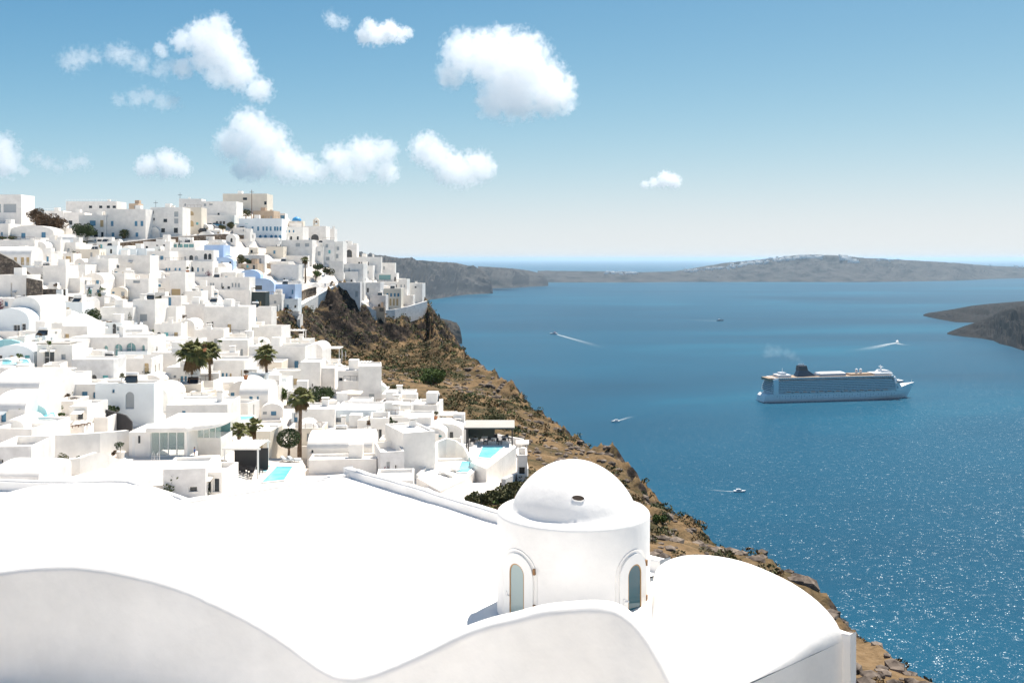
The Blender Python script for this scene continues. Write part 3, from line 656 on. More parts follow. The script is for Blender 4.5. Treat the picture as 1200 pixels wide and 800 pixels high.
def opening(parent, O, U, N_, hole, kind, dep, detail):
    O = Vector(O); U = Vector(U); Z = Vector((0, 0, 1)); N_ = Vector(N_); a0, a1, b0, b1, ar = hole
    P_ = lambda a, b, d: O+U*a+Z*b-N_*d
    if ar:
        r = (a1-a0)/2; rs = min(r, (b1-b0)*.6); m = (a0+a1)/2
        ln = [(a0, b0)]+[(m-r*math.cos(math.pi*k/8), b1-rs+rs*math.sin(math.pi*k/8)) for k in range(9)]+[(a1, b0)]
    else: ln = [(a0, b0), (a0, b1), (a1, b1), (a1, b0)]
    tall = (b1-b0) > 1.75
    mb = MB(); mb.add([P_(a, b, dep-.02) for a, b in ln], [tuple(range(len(ln)-1, -1, -1))])
    o = mb.build('door' if tall else 'window', WM[kind], parent)
    if detail:
        f = MB(); t = .09; fd = dep-.07
        def strip(q0, q1, q2, q3): f.quad(P_(*q0, fd), P_(*q1, fd), P_(*q2, fd), P_(*q3, fd))
        strip((a0, b0), (a0+t, b0), (a0+t, b1), (a0, b1)); strip((a1-t, b0), (a1, b0), (a1, b1), (a1-t, b1))
        if not ar: strip((a0+t, b1-t), (a1-t, b1-t), (a1-t, b1), (a0+t, b1))
        m = (a0+a1)/2
        if a1-a0 > 1.0: strip((m-t/2, b0), (m+t/2, b0), (m+t/2, b1-t), (m-t/2, b1-t))
        if (b1-b0) > 1.4: h = b0+(b1-b0)*.55; strip((a0+t, h), (m-t/2, h), (m-t/2, h+t*.8), (a0+t, h+t*.8))
        f.build('frame', white_paint if kind in 'ktn' else WM[kind], o)
        if not tall:
            s_ = MB(); c = [P_(a0-.06, b0-.08, -.08), P_(a1+.06, b0-.08, -.08), P_(a1+.06, b0-.08, .1), P_(a0-.06, b0-.08, .1)]
            s_.add(c+[p+Z*.07 for p in c], [(3,2,1,0),(4,5,6,7),(0,1,5,4),(1,2,6,5),(2,3,7,6),(3,0,4,7)]); s_.build('sill', plaster, o)
    return o
HR = random.Random(11)
creeper_g = mat('creeper_leaf', (.06, .085, .028), .8, col2=(.11, .12, .05), scale=3); creeper_p = mat('bougainvillea', (.36, .07, .16), .8, col2=(.16, .10, .05), scale=4)
def leaf_q(mb, p, s_):
    a = Vector((HR.uniform(-1, 1), HR.uniform(-1, 1), HR.uniform(-1, 1)+.01)).normalized(); u = a.orthogonal().normalized(); v = a.cross(u)*.6
    mb.add([p-u*s_, p-v*s_, p+u*s_, p+v*s_], [(0, 1, 2, 3)])
def house(x0, x1, yt, yb, d=7.0, roof='f', col='w', op=(), rot=None, Y=None, lab=None, side=None, near=None, name='house', ped=True):
    """a house surveyed as columns x0..x1, roof row yt and foot row yb; op = [(kind, column, row, width, height, arched)] in photo pixels"""
    cx = (x0+x1)/2; p = hit(cx, yb) if Y is None else at(cx, yb, Y); Yd = p.y; k = Yd/F
    W = (x1-x0)*k; H = (yb-yt)*k; rz = math.radians(HR.uniform(-6, 6)) if rot is None else math.radians(rot)
    root = empty(name, p, rz); m = HM[col]; detail = Yd < 250
    dep = 0.28; sink = 5.0; hw = W/2
    holes = []; kinds = []
    if not op and H > 2.0 and HR.random() < .8:
        op = []; n_ = HR.choice([1, 2, 2, 3]) if W > 5 else 1
        for i in range(n_):
            dr = HR.random() < .4; hh = 2.0 if dr else HR.choice([.9, 1.1]); op.append((HR.choice('kkbbbggnq'), x0+(x1-x0)*(i+.5+HR.uniform(-.2, .2))/n_, yb-(hh/2+.05 if dr else 1.6)/k, HR.uniform(.6, .95)/k, hh/k)+((1,) if HR.random() < .2 else ()))
    for o in op:
        kd, ox, oy, ow, oh = o[:5]; ar = len(o) > 5
        a = (ox-cx)*k+hw; b = (yb-oy)*k; ow *= k; oh *= k
        h = [max(a-ow/2, .12), min(a+ow/2, W-.12), max(b-oh/2, .02)+sink, b+oh/2+sink, ar]
        if h[1]-h[0] > .25: holes.append(h); kinds.append(kd)
    rise = 0.0
    if roof in 'vx': rise = min(H*.42, W*.40 if roof == 'v' else d*.38, 2.6)
    hb = H-rise; top = hb+sink
    for h in holes: h[3] = min(h[3], top-.15)
    keep = [i for i, h in enumerate(holes) if h[3]-h[2] > .3]; holes = [holes[i] for i in keep]; kinds = [kinds[i] for i in keep]
    mb = MB(); O = (-hw, 0, -sink)
    face(mb, O, (1, 0, 0), W, top, holes, (0, -1, 0), dep)
    ns = side if side is not None else (HR.choice([0, 0, 1, 1, 2]) if Yd < 330 else HR.choice([0, 1]))
    sh = []
    for i in range(ns):
        c = d*(i+1)/(ns+1); ww = HR.uniform(.5, .9); hh = HR.choice([1.0, 1.2, 2.1]); b0 = .05 if hh > 2 else 1.1
        if hb > b0+hh+.3: sh.append([c-ww/2, c+ww/2, sink+b0, sink+b0+hh, HR.random() < .3])
    face(mb, (hw, 0, -sink), (0, 1, 0), d, top, sh, (1, 0, 0), dep)
    mb.quad((hw, d, -sink), (-hw, d, -sink), (-hw, d, hb), (hw, d, hb)); mb.quad((-hw, d, -sink), (-hw, 0, -sink), (-hw, 0, hb), (-hw, d, hb))
    mb.build('wall', m, root)
    for h, kd in zip(holes, kinds): opening(root, O, (1, 0, 0), (0, -1, 0), h, kd, dep, detail)
    for h in sh: opening(root, (hw, 0, -sink), (0, 1, 0), (1, 0, 0), h, HR.choice('kbbg'), dep, detail)
    rm = HM['w'] if col in 'wigbck' else m
    if roof == 'v':                                  # barrel vault, its end wall to the front
        n = 12; mb = MB(); fr = [(-hw*math.cos(math.pi*i/n), 0, hb+rise*math.sin(math.pi*i/n)) for i in range(n+1)]
        mb.add(fr, [tuple(range(n, -1, -1))]); b = [(x, d, z) for x, y, z in fr]; mb.add(b, [tuple(range(n+1))])
        mb.add(fr+b, [(i, i+1, n+2+i, n+1+i) for i in range(n)]); auto_smooth(mb.build('vault', m if col != 'w' else rm, root), 40)
    elif roof == 'x':                                # barrel vault lying along the front
        n = 12; mb = MB(); fr = [(-hw, d/2-d/2*math.cos(math.pi*i/n), hb+rise*math.sin(math.pi*i/n)) for i in range(n+1)]
        b = [(hw, y, z) for x, y, z in fr]; mb.add(fr, [tuple(range(n+1))]); mb.add(b, [tuple(range(n, -1, -1))])
        mb.add(fr+b, [(i, n+1+i, n+2+i, i+1) for i in range(n)]); auto_smooth(mb.build('vault', rm, root), 40)
    elif roof == 'h':                                # low hipped plaster roof
        q = 0.28; mb = MB(); z1 = hb+min(W, d)*.30
        mb.add([(-hw,0,hb),(hw,0,hb),(hw,d,hb),(-hw,d,hb),(-hw*q,d*.4,z1),(hw*q,d*.4,z1),(hw*q,d*.6,z1),(-hw*q,d*.6,z1)], [(0,1,5,4),(1,2,6,5),(2,3,7,6),(3,0,4,7),(4,5,6,7)]); mb.build('roof', rm, root)
    else:                                            # flat roof inside a parapet
        t = .22; ph = HR.choice([.25, .35, .5, .8]) if ped else .12; mb = MB()
        i0, i1, j0, j1 = -hw+t, hw-t, t, d-t; zt = hb; zr = hb-ph
        ou = [(-hw,0),(hw,0),(hw,d),(-hw,d)]; inn = [(i0,j0),(i1,j0),(i1,j1),(i0,j1)]
        mb.add([(x, y, zt) for x, y in ou]+[(x, y, zt) for x, y in inn]+[(x, y, zr) for x, y in inn], [(k_, (k_+1) % 4, 4+(k_+1) % 4, 4+k_) for k_ in range(4)]+[(4+k_, 4+(k_+1) % 4, 8+(k_+1) % 4, 8+k_) for k_ in range(4)]+[(8, 9, 10, 11)])
        mb.build('roof', rm, root)
        if HR.random() < .45 and W > 4 and Yd > 120:
            x = HR.uniform(-hw*.6, hw*.6); y = HR.uniform(d*.3, d*.8); c = MB(); s_ = HR.uniform(.3, .55); h_ = HR.uniform(.8, 1.7)
            c.box(x-s_, x+s_, y-s_, y+s_, zr, zr+h_).box(x-s_-.1, x+s_+.1, y-s_-.1, y+s_+.1, zr+h_+.15, zr+h_+.27); c.build('chimney', rm, root)
    if ped and d > 4.5 and col in 'wicb' and Y is None and HR.random() < (.62 if Yd < 300 else .4):
        td = HR.uniform(2.0, 3.6); tx0 = -hw-HR.uniform(-.5, 1.2); tx1 = hw+HR.uniform(-1.0, 1.0); ph = HR.choice([.0, .75, .9]); tz = HR.choice([-.1, -.1, -.6])
        mb = MB().box(tx0, tx1, -td, -.004, -sink-2.5, tz)
        if ph:
            mb.box(tx0, tx1, -td-.2, -td-.002, -sink-2.5, tz+ph); mb.box(tx1+.002, tx1+.2, -td, -.3, -sink-2.5, tz+ph)
        mb.build('terrace', m if col in 'bk' else plaster, root)
        if HR.random() < .35:
            st = MB(); n = 7
            for i in range(n): st.box(tx1+.25, tx1+1.3, -td-.5*n+.5*i, -td-.5*n+.5*(i+1), -sink, tz-.25*(n-1-i))
            st.build('steps', plaster, root)
    if roof == 'f' and W > 3.2 and d > 3.4 and Yd > 105:
        zr_ = hb-.3
        if HR.random() < .16:                        # rooftop water heater
            x = HR.uniform(-hw*.5, hw*.5); y = d*HR.uniform(.4, .7); c = MB(); c.add([(x-.8,y-.6,zr_+.3),(x+.8,y-.6,zr_+.3),(x+.8,y+.5,zr_+1.1),(x-.8,y+.5,zr_+1.1)], [(0,1,2,3)]); c.box(x-.75, x+.75, y+.5, y+.56, zr_, zr_+1.1); c.build('solar_panel', win_dark, root)
            MB().bar((x-.8, y+.6, zr_+1.3), (x+.8, y+.6, zr_+1.3), .26, 10).build('water_tank', white_paint, root)
        if HR.random() < .3:                         # stair head
            x = HR.uniform(-hw*.4, hw*.4); MB().box(x-.9, x+.9, d*.5, d*.5+min(2.2, d*.4), zr_, hb+1.5).build('stair_head', rm, root)
        if HR.random() < .22:                        # slim rail along the roof edge
            c = MB(); nb = max(2, int(W/1.2))
            for i in range(nb+1): x = -hw+.1+(W-.2)*i/nb; c.bar((x, .1, hb), (x, .1, hb+.8), .03, 4)
            c.bar((-hw+.1, .1, hb+.8), (hw-.1, .1, hb+.8), .03, 4); c.build('railing', HR.choice([white_paint, darkgrey, wood]), root)
    if Yd < 300 and holes and HR.random() < .14:     # canvas awning over the first opening
        a0, a1, b0, b1 = holes[0][:4]; zt_ = b1-sink+.25; c = MB(); c.add([(a0-hw-.3, -.02, zt_), (a1-hw+.3, -.02, zt_), (a1-hw+.3, -1.1, zt_-.35), (a0-hw-.3, -1.1, zt_-.35)], [(0, 3, 2, 1)]); c.build('awning', HR.choice([canvas_w, cream, win_grey]), root)
    if Yd < 330 and HR.random() < .18:               # bougainvillea or creeper against the wall
        x = HR.choice([-1, 1])*hw*.75; c = MB()
        for i in range(70): leaf_q(c, Vector((x+HR.gauss(0, .35), -.15-HR.random()*.2, abs(HR.gauss(.7, .6)))), .16)
        c.build('creeper', HR.choice([creeper_g, creeper_g, creeper_p]), root)
    # label
    if lab is None:
        rw = {'f': 'flat roofed', 'v': 'vaulted', 'x': 'long vaulted', 'h': 'hip roofed'}[roof]
        cnt = {}
        for kd in kinds: cnt[kd] = cnt.get(kd, 0)+1
        ow = ' and '.join(f"{NUMW.get(c, 'several')} {OPW[kd]}{'s' if c > 1 else ''}" for kd, c in list(cnt.items())[:2])
        size = 'tall' if H > 1.35*W else 'wide' if W > 2.4*H else 'small' if W < 5 else ''
        lm = near or landmark(cx, (yt+yb)/2)
        def words(): return f"{size+' ' if size else ''}{COLW[col]} {rw} house {'with '+ow+' ' if ow else 'with blank front '}{lm}"
        if len(words().split()) > 16: ow = ow.split(' and ')[0]
        if len(words().split()) > 16: size = ''
        lab = words()
    tag(root, lab, 'house', 'houses of the white village')
    root['_h'] = hb
    return root
h = house
def row(kind, xs, y, w_, h_, arch=False): return [(kind, x, y, w_, h_)+((1,) if arch else ()) for x in xs]
# --- ridge and skyline
h(-6,25,228,262,10,op=[('g',11.5,244,15,10),('g',-1,244,4,10)],side=0)
h(52,74,247,264,8); h(77,137,236,256,10,op=row('k',(106,118,127,134),242.5,4,3)); h(74,99,249,266,8,op=[('k',82.5,261,4.5,5)])
h(93,124,252,281,8,op=[('b',108.5,261.5,7,6),('n',119,262,4,8),('k',112,275,5,6),('k',119.5,275,3,6)])
h(124,171,245,283,9,op=row('b',(131,159.5,166.5),262,3.5,6)+row('b',(132,160.5),275,3.5,5),side=1)
h(151,162,238.5,247,5,col='s',side=0); h(176,214,243,281,8,op=[('k',179,249,2.5,4),('k',193.6,258.5,4.5,4),('k',180,257,2.5,3),('k',191,270,4.5,5),('g',206.5,251,5,6),('g',206.5,259,5,6),('k',206,270,5,6)],lab='tall grey white block with square windows and stacked balconies on the ridge')
h(173,187,266,281,5,'v',op=[('c' if 0 else 'g',174.5,274,4,6)]); h(215,236,243,273,7,col='c',op=[('n',224,250,6,5,1),('n',224,262,6,7,1),('q',231,262,3,3)])
h(210,236,233,258,6,op=[('g',217,240,2,3)],side=0); h(236,277,236,259,9,op=[('g',240,240,3,3),('g',247,239,4,3),('k',256,251,2.5,3)]); h(241,275,252,264,6,op=row('k',(254,258.5,262.5),261,2.8,3.6))
h(261,313,227,245,10,col='c',op=[('k',287,233,5,3),('k',311,238,3,4)],side=0,lab='sand white block on the summit of the town with a flat roof')
h(296,321,247,259,8,col='s'); h(318,334,250,262,7,op=[('b',331,254,5,5)]); h(280,330,256,281,9,op=row('b',(296,302.5,308.5,312.5,317,322,325,328.5),268,2.4,5)+row('b',(305,311,318,323,328),277.5,3.2,4.5,True),col='i',lab='long ice white building with two rows of blue windows below the summit')
h(329,355,266,283,8,op=row('b',(335,339,344),271,2,3)+row('k',(341,349),279,2.5,4)); h(338,355,259,268,6,col='c'); h(354,382,265,283,8,op=[('k',369,278,9,7,1),('b',359,280.5,8,2.5),('k',356,276,2,4)])
h(378,392,268,284,6); h(312,366,281,302,7,op=row('g',(349,360),287,5,4),lab='huge blank white retaining house wall below the blue windowed building',side=0)
h(365,379,289,306,6,op=[('i' if 0 else 'q',368,295,3,4),('g',374,297,3,5)]); h(378,392,281,309,6,op=[('g',383,288,3,4),('q',386,295,2.5,4),('g',384,303,4,4)]); h(391,402,283,313,6,op=[('g',396,291,3,4),('g',395,300,3,5)])
h(399,418,287,308,6,op=[('k',401,300,4.2,6),('k',409,297,7,9,1)]); h(402,418,285,293,9,side=0)
h(312,332,289,301,6,col='c',op=[('b',321.5,295.5,2.5,4)]); h(280,310,299,310,6,side=0)
# --- under the road
h(168,199,283,293,6,op=[('k',172,290,3,3),('k',184,289,3,4),('k',192,288,2.5,3)]); h(200,228,284,293,5,op=row('t',(204,211,218,224.5),288.5,6,5)); h(140,172,291,301,6,side=0,col='i')
h(172,199,294,307,7,op=[('b',179.5,301.5,10,7,1),('b',189.5,302,4,4.5)]); h(199,250,293,307,7,op=[('b',206.7,302,3,6),('g',217,302.5,2,4),('k',224,302,4.5,6,1),('g',230,302,4,5,1),('k',240.5,300.5,4,7,1),('k',245.5,300.5,4,7,1)])
h(184,218,305,319,6,op=row('b',(195,198.5,205.5,210.5),315.5,2.4,3)); h(217,249,306,324,6,op=[('b',218.8,316,4,5),('k',224.6,315.5,5,6,1),('b',232,316,2.2,5),('g',237.6,316,2.2,4)])
h(239,262,287,305,7,col='b',op=[('b',244,300,3,4)],lab='upper pale blue house with a smooth curved parapet below the road'); h(249,273,301,313,6,'v','b'); h(279,302,309,318,6,col='s'); h(280,305,316,332,6,'v','b',op=[('b',298,322,4,4)])
h(121,137,288,300,5,col='i',op=[('k',130,294.5,2.5,5)]); h(137,160,292,301,5,col='i'); h(89,116,292,304,6,col='c'); h(89,101,286,294,4)
h(10,62,264,282,9,'v',op=[('b',27.5,276,5,6),('b',50.5,275,5,7)],lab='long white house with low curved roof and two blue windows beside the rust tree'); h(-6,10,262,280,7,op=[('b',2,274,2.5,4)])
h(-8,40,281,299,8,op=[]); h(38,54,283,300,6,'v'); h(54,71,281,299,6); h(70,89,284,299,6,side=0)
h(-6,37,289,316,6,'x',op=row('n',(18,26.5,33),306,4,9)); h(37,60,297,314,6,op=[('k',43,309,2,3),('b',56,303,3,9)]); h(60,86,297,311,5,op=[('n',63,304,5,9),('n',71,304,7,9),('n',80,304,6,9)])
h(103,127,303,325,7,op=[]); h(115,175,299,322,9,op=[('g',153,307.5,3,1.5)],side=0); h(77,100,310,327,7); h(50,77,311,338,7,op=[('g',65,334,3,4)]); h(30,53,313,331,6)
# --- left, mid slope
h(-4,31,322,349,7,op=[('k',18,343,1.5,2),('k',18,347,2,2),('k',27.5,342,1.2,3),('k',27.5,346.5,2,3),('n',13.3,340,1.4,18)],side=0); h(12,48,347,392,9,'v',op=[('n',34,365.5,6,6)],side=0,lab='white barrel vaulted house with a small square hole in its curved end wall')
h(-10,34,361,392,7,'v','i',op=[('k',19.5,384,8,7),('k',28,384,5,10)]); h(34,52,368,392,5); h(97,122,320,338,6,'v'); h(107,127,306,327,6,op=[]); h(125,146,320,338,6,op=[('b',140,318,4,3)])
h(147,174,327,350,7,op=[('g',160,330,8,3)]); h(174,200,326,343,6,op=[('b',186,334,5,4)]); h(199,217,319,352,7,op=[('n',206,344,11,11)]); h(225,292,325,342,7,op=row('g',(247,250,260,272.5,276,280),334,2,5)+row('k',(248,261,268),337,3,3))
h(217,236,341,359,6); h(213,240,356,374,6,side=0); h(239,291,359,396,8,op=[('k',243.5,382,2.5,9),('k',249,381.5,2.5,10),('g',246,382,1.5,9),('n',268.5,386,5,13)],lab='white porch house with slim columns and tall doors on the mid slope')
h(209,228,374,397,6,'v'); h(155,182,351,386,7,op=[('g',168,372,9,8)]); h(181,206,360,385,7,op=[('g',184,377,2,6)]); h(117,156,360,379,7,op=row('k',(124,131,137,144,148),366,.9,.9)); h(56,97,354,372,5,col='i')
h(59,103,382,404,7,'h',side=0,lab='white hipped plaster roof like a tent beside the lounger terrace'); h(181,212,379,401,6,op=[]); h(228,262,386,408,6,side=0)
h(82,174,395,423,8,op=[('t',124,411,5,12,1),('t',139,410,9.5,14,1),('t',154,409,11.5,15,1),('t',168.6,408,4,8,1),('g',110,412,4,6)],lab='broad white facade with four teal arched openings under the lounger terrace',rot=-3)
h(44,84,404,442,7,op=[('k',57.7,420,12,19),('g',74,418,5,6)],rot=4,lab='white house with a tall black doorway and stairs under a flat awning',side=0)
h(-8,40,404,430,5,'v','i',side=0); h(-10,46,436,480,10,'x',side=0); h(-10,30,462,505,8,'x',side=0); h(44,85,440,470,6,side=0); h(84,133,421,456,5,col='g',side=0,op=[])
h(131,177,420,446,7,op=[('b',142,433,2.6,14),('b',134.5,434,2.4,8),('n',171,431,6,12,1)]); h(112,180,449,489,4,col='i',op=[('g',152,469,10,20,1),('b',124,474,3,5),('b',133,458,3,4)],side=0,rot=2,lab='pale ice white wall with one arched niche beside the curved black wall')
h(160,197,452,482,7,'v',op=[('g',176,470,24,18,1)]); h(177,207,413,442,7,op=[('k',183,420,3.5,4)]); h(195,226,430,459,7,'f',op=[('b',213,447,3.5,13),('b',217.5,447,3,13),('g',205,441,3,3)])
h(226,243,428,449,6,op=[('b',231,440,2.5,12),('b',235,440,2.5,12)]); h(242,286,422,450,8,op=[('b',261,443,3,12),('b',265.5,443,2.5,12),('n',270,444,3,14),('n',283,440,2,14)],side=1); h(206,230,398,420,6); h(255,290,398,424,7,op=[('g',283,413,3,8)])
h(268,302,446,476,8,'v',op=[('b',272.6,461,4.5,6),('b',294,470,4,15)],lab='low white barrel vault with one blue window beside the pergola terrace'); h(280,314,448,484,7,'x',op=[('b',294,470,4,14),('b',302,467,2.5,8)])
h(206,250,446,462,5,op=[('k',236,459,14,5)]); h(195,266,474,514,8,op=[('b',215.5,485,4,8),('b',268,492,3,12)],rot=3,side=0)
# --- centre, under the cliff
h(291,358,406,436,9,op=[('g',328,427,6,9),('k',307,428,3.6,10),('b',347.6,428,5,11)],side=1); h(291,330,383,407,8,side=0,op=[]); h(316,358,434,452,4,op=[('n',346,447,5.5,8),('b',304,449,3,8)],side=1); h(352,375,424,458,7,op=[('k',366,451,2,4)],side=0)
h(357,378,402,432,8,'v',side=0); h(340,362,398,408,6,op=[('t',346,403,12,4)]); h(374,392,431,459,7,op=[('k',371,450,3,4)],side=0); h(396,441,434,470,8,op=[('k',399,444,6,4)],side=1); h(402,434,446,472,6,side=0,op=[('k',411,443,0,0)])
h(420,447,429,475,7,side=1,rot=8); h(447,484,462,484,7,op=[('k',468,466,3,4)]); h(440,482,474,498,7,op=[]); h(349,392,479,505,7,op=[('b',346,494,5,6)]); h(388,441,480,505,9,col='i',side=0); h(373,431,502,515,6,op=row('n',(402,411),508,4,6),side=0)
h(360,436,510,546,8,'x',op=[('k',366,528,3.6,4.8),('k',380.6,534.6,3.6,4.8),('k',411,534,8,9)],rot=2,lab='white vaulted bungalow with three small dark windows behind the round clipped tree'); h(362,441,538,556,4,side=0)
h(434,456,490,522,6,op=[('k',443.6,509,8.5,13),('k',464,498,4,7)],rot=6); h(454,505,489,514,7,op=[('k',464,497,5,9)],side=0); h(484,512,474,500,7,side=0); h(480,522,500,520,6,'v'); h(500,542,496,516,6,'v')
h(446,474,529,566,7,col='g',op=[('k',464,550,3,11),('g',455,545,4,9)],rot=14); h(472,511,506,562,8,op=[('k',474.5,542,2.2,11)],rot=24,side=2,lab='long stepped white house with a lit seaward wall beside the two bright pools')
h(440,484,563,590,6,side=0); h(300,317,505,537,5,op=[],col='c',side=0)
h(-10,38,502,530,8,op=[('k',27.5,517,2.6,7)],side=0); h(-10,36,523,556,6,col='g',op=[('k',2,540,4,5)],side=0); h(-10,46,546,575,6,'x','g',side=0); h(192,240,549,582,6,col='g',op=[('k',226,573,10,6)],side=0,rot=8); h(238,260,553,582,5,op=row('k',(243.5,253.5),568,7.5,16),side=0)
h(62,86,470,486,5,side=0); h(81,102,476,502,6,side=0); h(110,126,489,504,4)
# --- headland
h(417,447,301,322,7,op=row('k',(421,424.5,431),309,2.2,4),side=1); h(446,463,308,322,7,op=[('g',450,314,2,4)],side=0); h(420,437,311,324,5); h(400,426,309,333,6,op=[('t',407,327,6,8),('q',414.5,326,2,8),('q',419,326,2,8),('g',409,316,2,4)]); h(434,465,320,333,6,op=row('k',(436,439,463),327,2,5)+[('t',451,325,14,6)])
h(396,422,331,348,6,col='g',side=0); h(421,446,331,347,6,col='g',op=[('k',431,340,2.4,5)],side=0); h(446,470,338,361,7,col='c',op=row('b',(454,458.3,462.6,466.8),345.5,2.4,4)+row('n',(453.5,457.5,461.5,465.5),354,2.2,8),side=0,lab='pillared cream building with two rows of openings at the headland cliff top')
h(446,471,330,340,8,op=[]); h(434,452,346,363,5,col='g',side=0); h(467,477,327,350,6,op=row('g',(470,474),335,1.6,3)); h(475,495,332,350,7,op=[('k',487,336.5,2,2)]); h(470,484,346,358,5); h(437,451,360,376,4,col='s',op=[('k',447,363,5,4)],side=0)
h(386,402,306,322,6); h(404,420,318,334,5)
# --- pale blue cluster
h(314,346,333,356,7,col='b',op=[('b',326,347,2,4),('b',343,342,2,5),('b',340,349,4,3)],lab='pale blue house stepping down to the white cliff path'); h(293,321,326,345,6,'v','b',op=[('k',303,337,8,5)]); h(317,350,310,333,7,op=[('k',333,328,2,4)],side=0); h(320,352,329,338,5,side=0); h(312,330,345,360,5); h(326,349,350,365,5,col='i',side=0)
h(280,311,342,365,5,col='k',op=[('b',293,354,3,5,1),('n',298,356,2,6),('b',301,354,3,5,1),('n',305,356,2,6)],lab='dark green facade with arched blue windows under a white roof edge',side=0); h(286,318,360,382,6,op=[('b',297,373,8,8,1)])

# --- small annexes and back houses that fill the lanes
FR = random.Random(23); TAKEN = [(o.location.x, o.location.y) for o in COL.objects if o.type == 'EMPTY' and o.get('category') == 'house']
cnt = 0; tries = 0
while cnt < 210 and tries < 4000:
    tries += 1; px = FR.uniform(0, 560); py = FR.uniform(262, 545)
    p = hit(px, py)
    if p.y > 415 or p.y < 95 or not poly_in(VILLAGE, np.array([p.x]), np.array([p.y]))[0]: continue
    if 345 < px < 398 and 310 < py < 345: continue
    if 140 < px < 350 and py > 495: continue
    if 40 < px < 165 and py > 476: continue
    if px > 488 and py > 515: continue
    if not poly_in(VILLAGE, np.array([p.x+4]), np.array([p.y-2]))[0]: continue
    if min(math.hypot(p.x-x, (p.y+2-y)*.8) for x, y in TAKEN) < (3.3 if p.y < 250 else 4.0): continue
    wd = FR.uniform(2.4, 5.0)*F/p.y; ht = FR.uniform(2.0, 3.3)*F/p.y; TAKEN.append((p.x, p.y)); cnt += 1
    rf = FR.choice('fffffvvx'); cl = FR.choice('wwwwwwwwic'); ops = []
    if FR.random() < .75: ops.append((FR.choice('kkbbbgnq'), px+FR.uniform(-.25, .25)*wd, py-FR.choice([.35, .5])*ht, .8*F/p.y, FR.choice([1.0, 1.2, 2.0])*F/p.y)+((1,) if FR.random() < .2 else ()))
    if FR.random() < .4: ops.append((FR.choice('kbbgn'), px+FR.choice([-.33, .33])*wd, py-.5*ht, .6*F/p.y, .8*F/p.y))
    h(px-wd/2, px+wd/2, py-ht, py, FR.uniform(3.5, 6), rf, cl, ops, rot=FR.uniform(-14, 14), name='annex')
# ------------------------------------------------------------------ walls, path, pools, terraces
def on_plane(px, py, Z):                      # where the sight line meets the level Z
    return at(px, py, F*(CAMZ-Z)/(py-HZ))
def wall_path(name, pts, wd, material, lab=None, cat='wall', sink=4.0, kind=None, cap=None):
    """a wall through places (x, y, top z)"""
    L = []
    for a, b in zip(pts[:-1], pts[1:]):
        k = max(1, int((Vector(b)-Vector(a)).length/2.0)); L += [Vector(a).lerp(Vector(b), i/k) for i in range(k)]
    L.append(Vector(pts[-1])); o0 = L[0].copy(); mb = MB(); n = len(L)
    for i, p in enumerate(L):
        d = L[min(i+1, n-1)]-L[max(i-1, 0)]; d.z = 0; d.normalize(); s_ = Vector((d.y, -d.x, 0))*wd/2; j = .06*mnoise.noise(p*.7)
        for sg, z in ((-1, -sink), (-1, j), (1, j), (1, -sink)): q = p+s_*sg+Vector((0, 0, z))-o0; mb.v.append(tuple(q))
    mb.f = [[i*4+k, i*4+k+1, (i+1)*4+k+1, (i+1)*4+k] for i in range(n-1) for k in range(3)]+[[3, 2, 1, 0], [(n-1)*4+k for k in range(4)]]; mb.m = [0]*len(mb.f)
    r = empty(name, o0) if cap else None
    o = mb.build('masonry' if cap else name, material, r, (0, 0, 0) if cap else o0)
    if cap:
        mb = MB()
        for i, p in enumerate(L):
            d = L[min(i+1, n-1)]-L[max(i-1, 0)]; d.z = 0; d.normalize(); s_ = Vector((d.y, -d.x, 0))*(wd/2+.08)
            for sg, z in ((-1, .02), (-1, .24), (1, .24), (1, .02)): mb.v.append(tuple(p+s_*sg+Vector((0, 0, z))-o0))
        mb.f = [[i*4+k, i*4+k+1, (i+1)*4+k+1, (i+1)*4+k] for i in range(n-1) for k in range(3)]+[[3, 2, 1, 0], [(n-1)*4+k for k in range(4)]]; mb.m = [0]*len(mb.f)
        mb.build('coping', cap, r)
    t = r or o
    return tag(t, lab, cat if not kind else None, kind=kind)
def tops(rows):                               # (column, foot row, top row) -> points on the ground raised to the top
    r = []
    for px, pb, pt in rows:
        p = hit(px, pb); r.append((p.x, p.y, p.z+(pb-pt)*p.y/F))
    return r
wall_path('road_wall', tops([(101,293,286.5),(120,292,286),(140,291,284.5),(170,287,281.5),(200,284.5,278),(240,282,275.5),(262,281,274.5),(297,283,276)]), .6, stone_brown, 'long brown stone wall holding up the ridge road below the parked cars', cap=plaster, sink=5)
wall_path('stone_buttress', tops([(-10,331,291),(0,332,297),(15,333,305),(28,334,315),(40,335,325)]), .8, stone_dark, 'dark stone buttress wall with a sloping white capped top', cap=cream, sink=6)
wall_path('stone_terrace_wall', tops([(32,354,326),(48,354,329),(49,354,338.5),(76,355,339)]), .7, stone_dark, 'stepped dark stone terrace wall behind the barrel vaults', sink=5)
wall_path('stone_terrace_wall', tops([(81,360,347.5),(98,361,348.5),(115,364,354)]), .6, stone_dark, 'low dark stone wall with two small cypresses above it', sink=5)
wall_path('stone_garden_wall', tops([(54,388,379),(75,389,380),(98,389,378)]), .6, stone_brown, 'brown stone garden wall below the big leafy bush', sink=4)
wall_path('stone_garden_wall', tops([(116,387,376),(128,387,376),(138,388,377)]), .6, stone_brown, 'short brown stone wall beside the dotted white wall', sink=4)
wall_path('stone_garden_wall', tops([(347,353,345),(358,350,339),(370,345,336)]), .6, stone_brown, 'brown stone wall beside the white cliff path', sink=4)
wall_path('stone_garden_wall', tops([(284,306,303),(300,310,305.5),(330,318,312),(347,323,316)]), .5, tan, 'thin sand coloured wall stepping down below the hotel', sink=4)
P_ = []
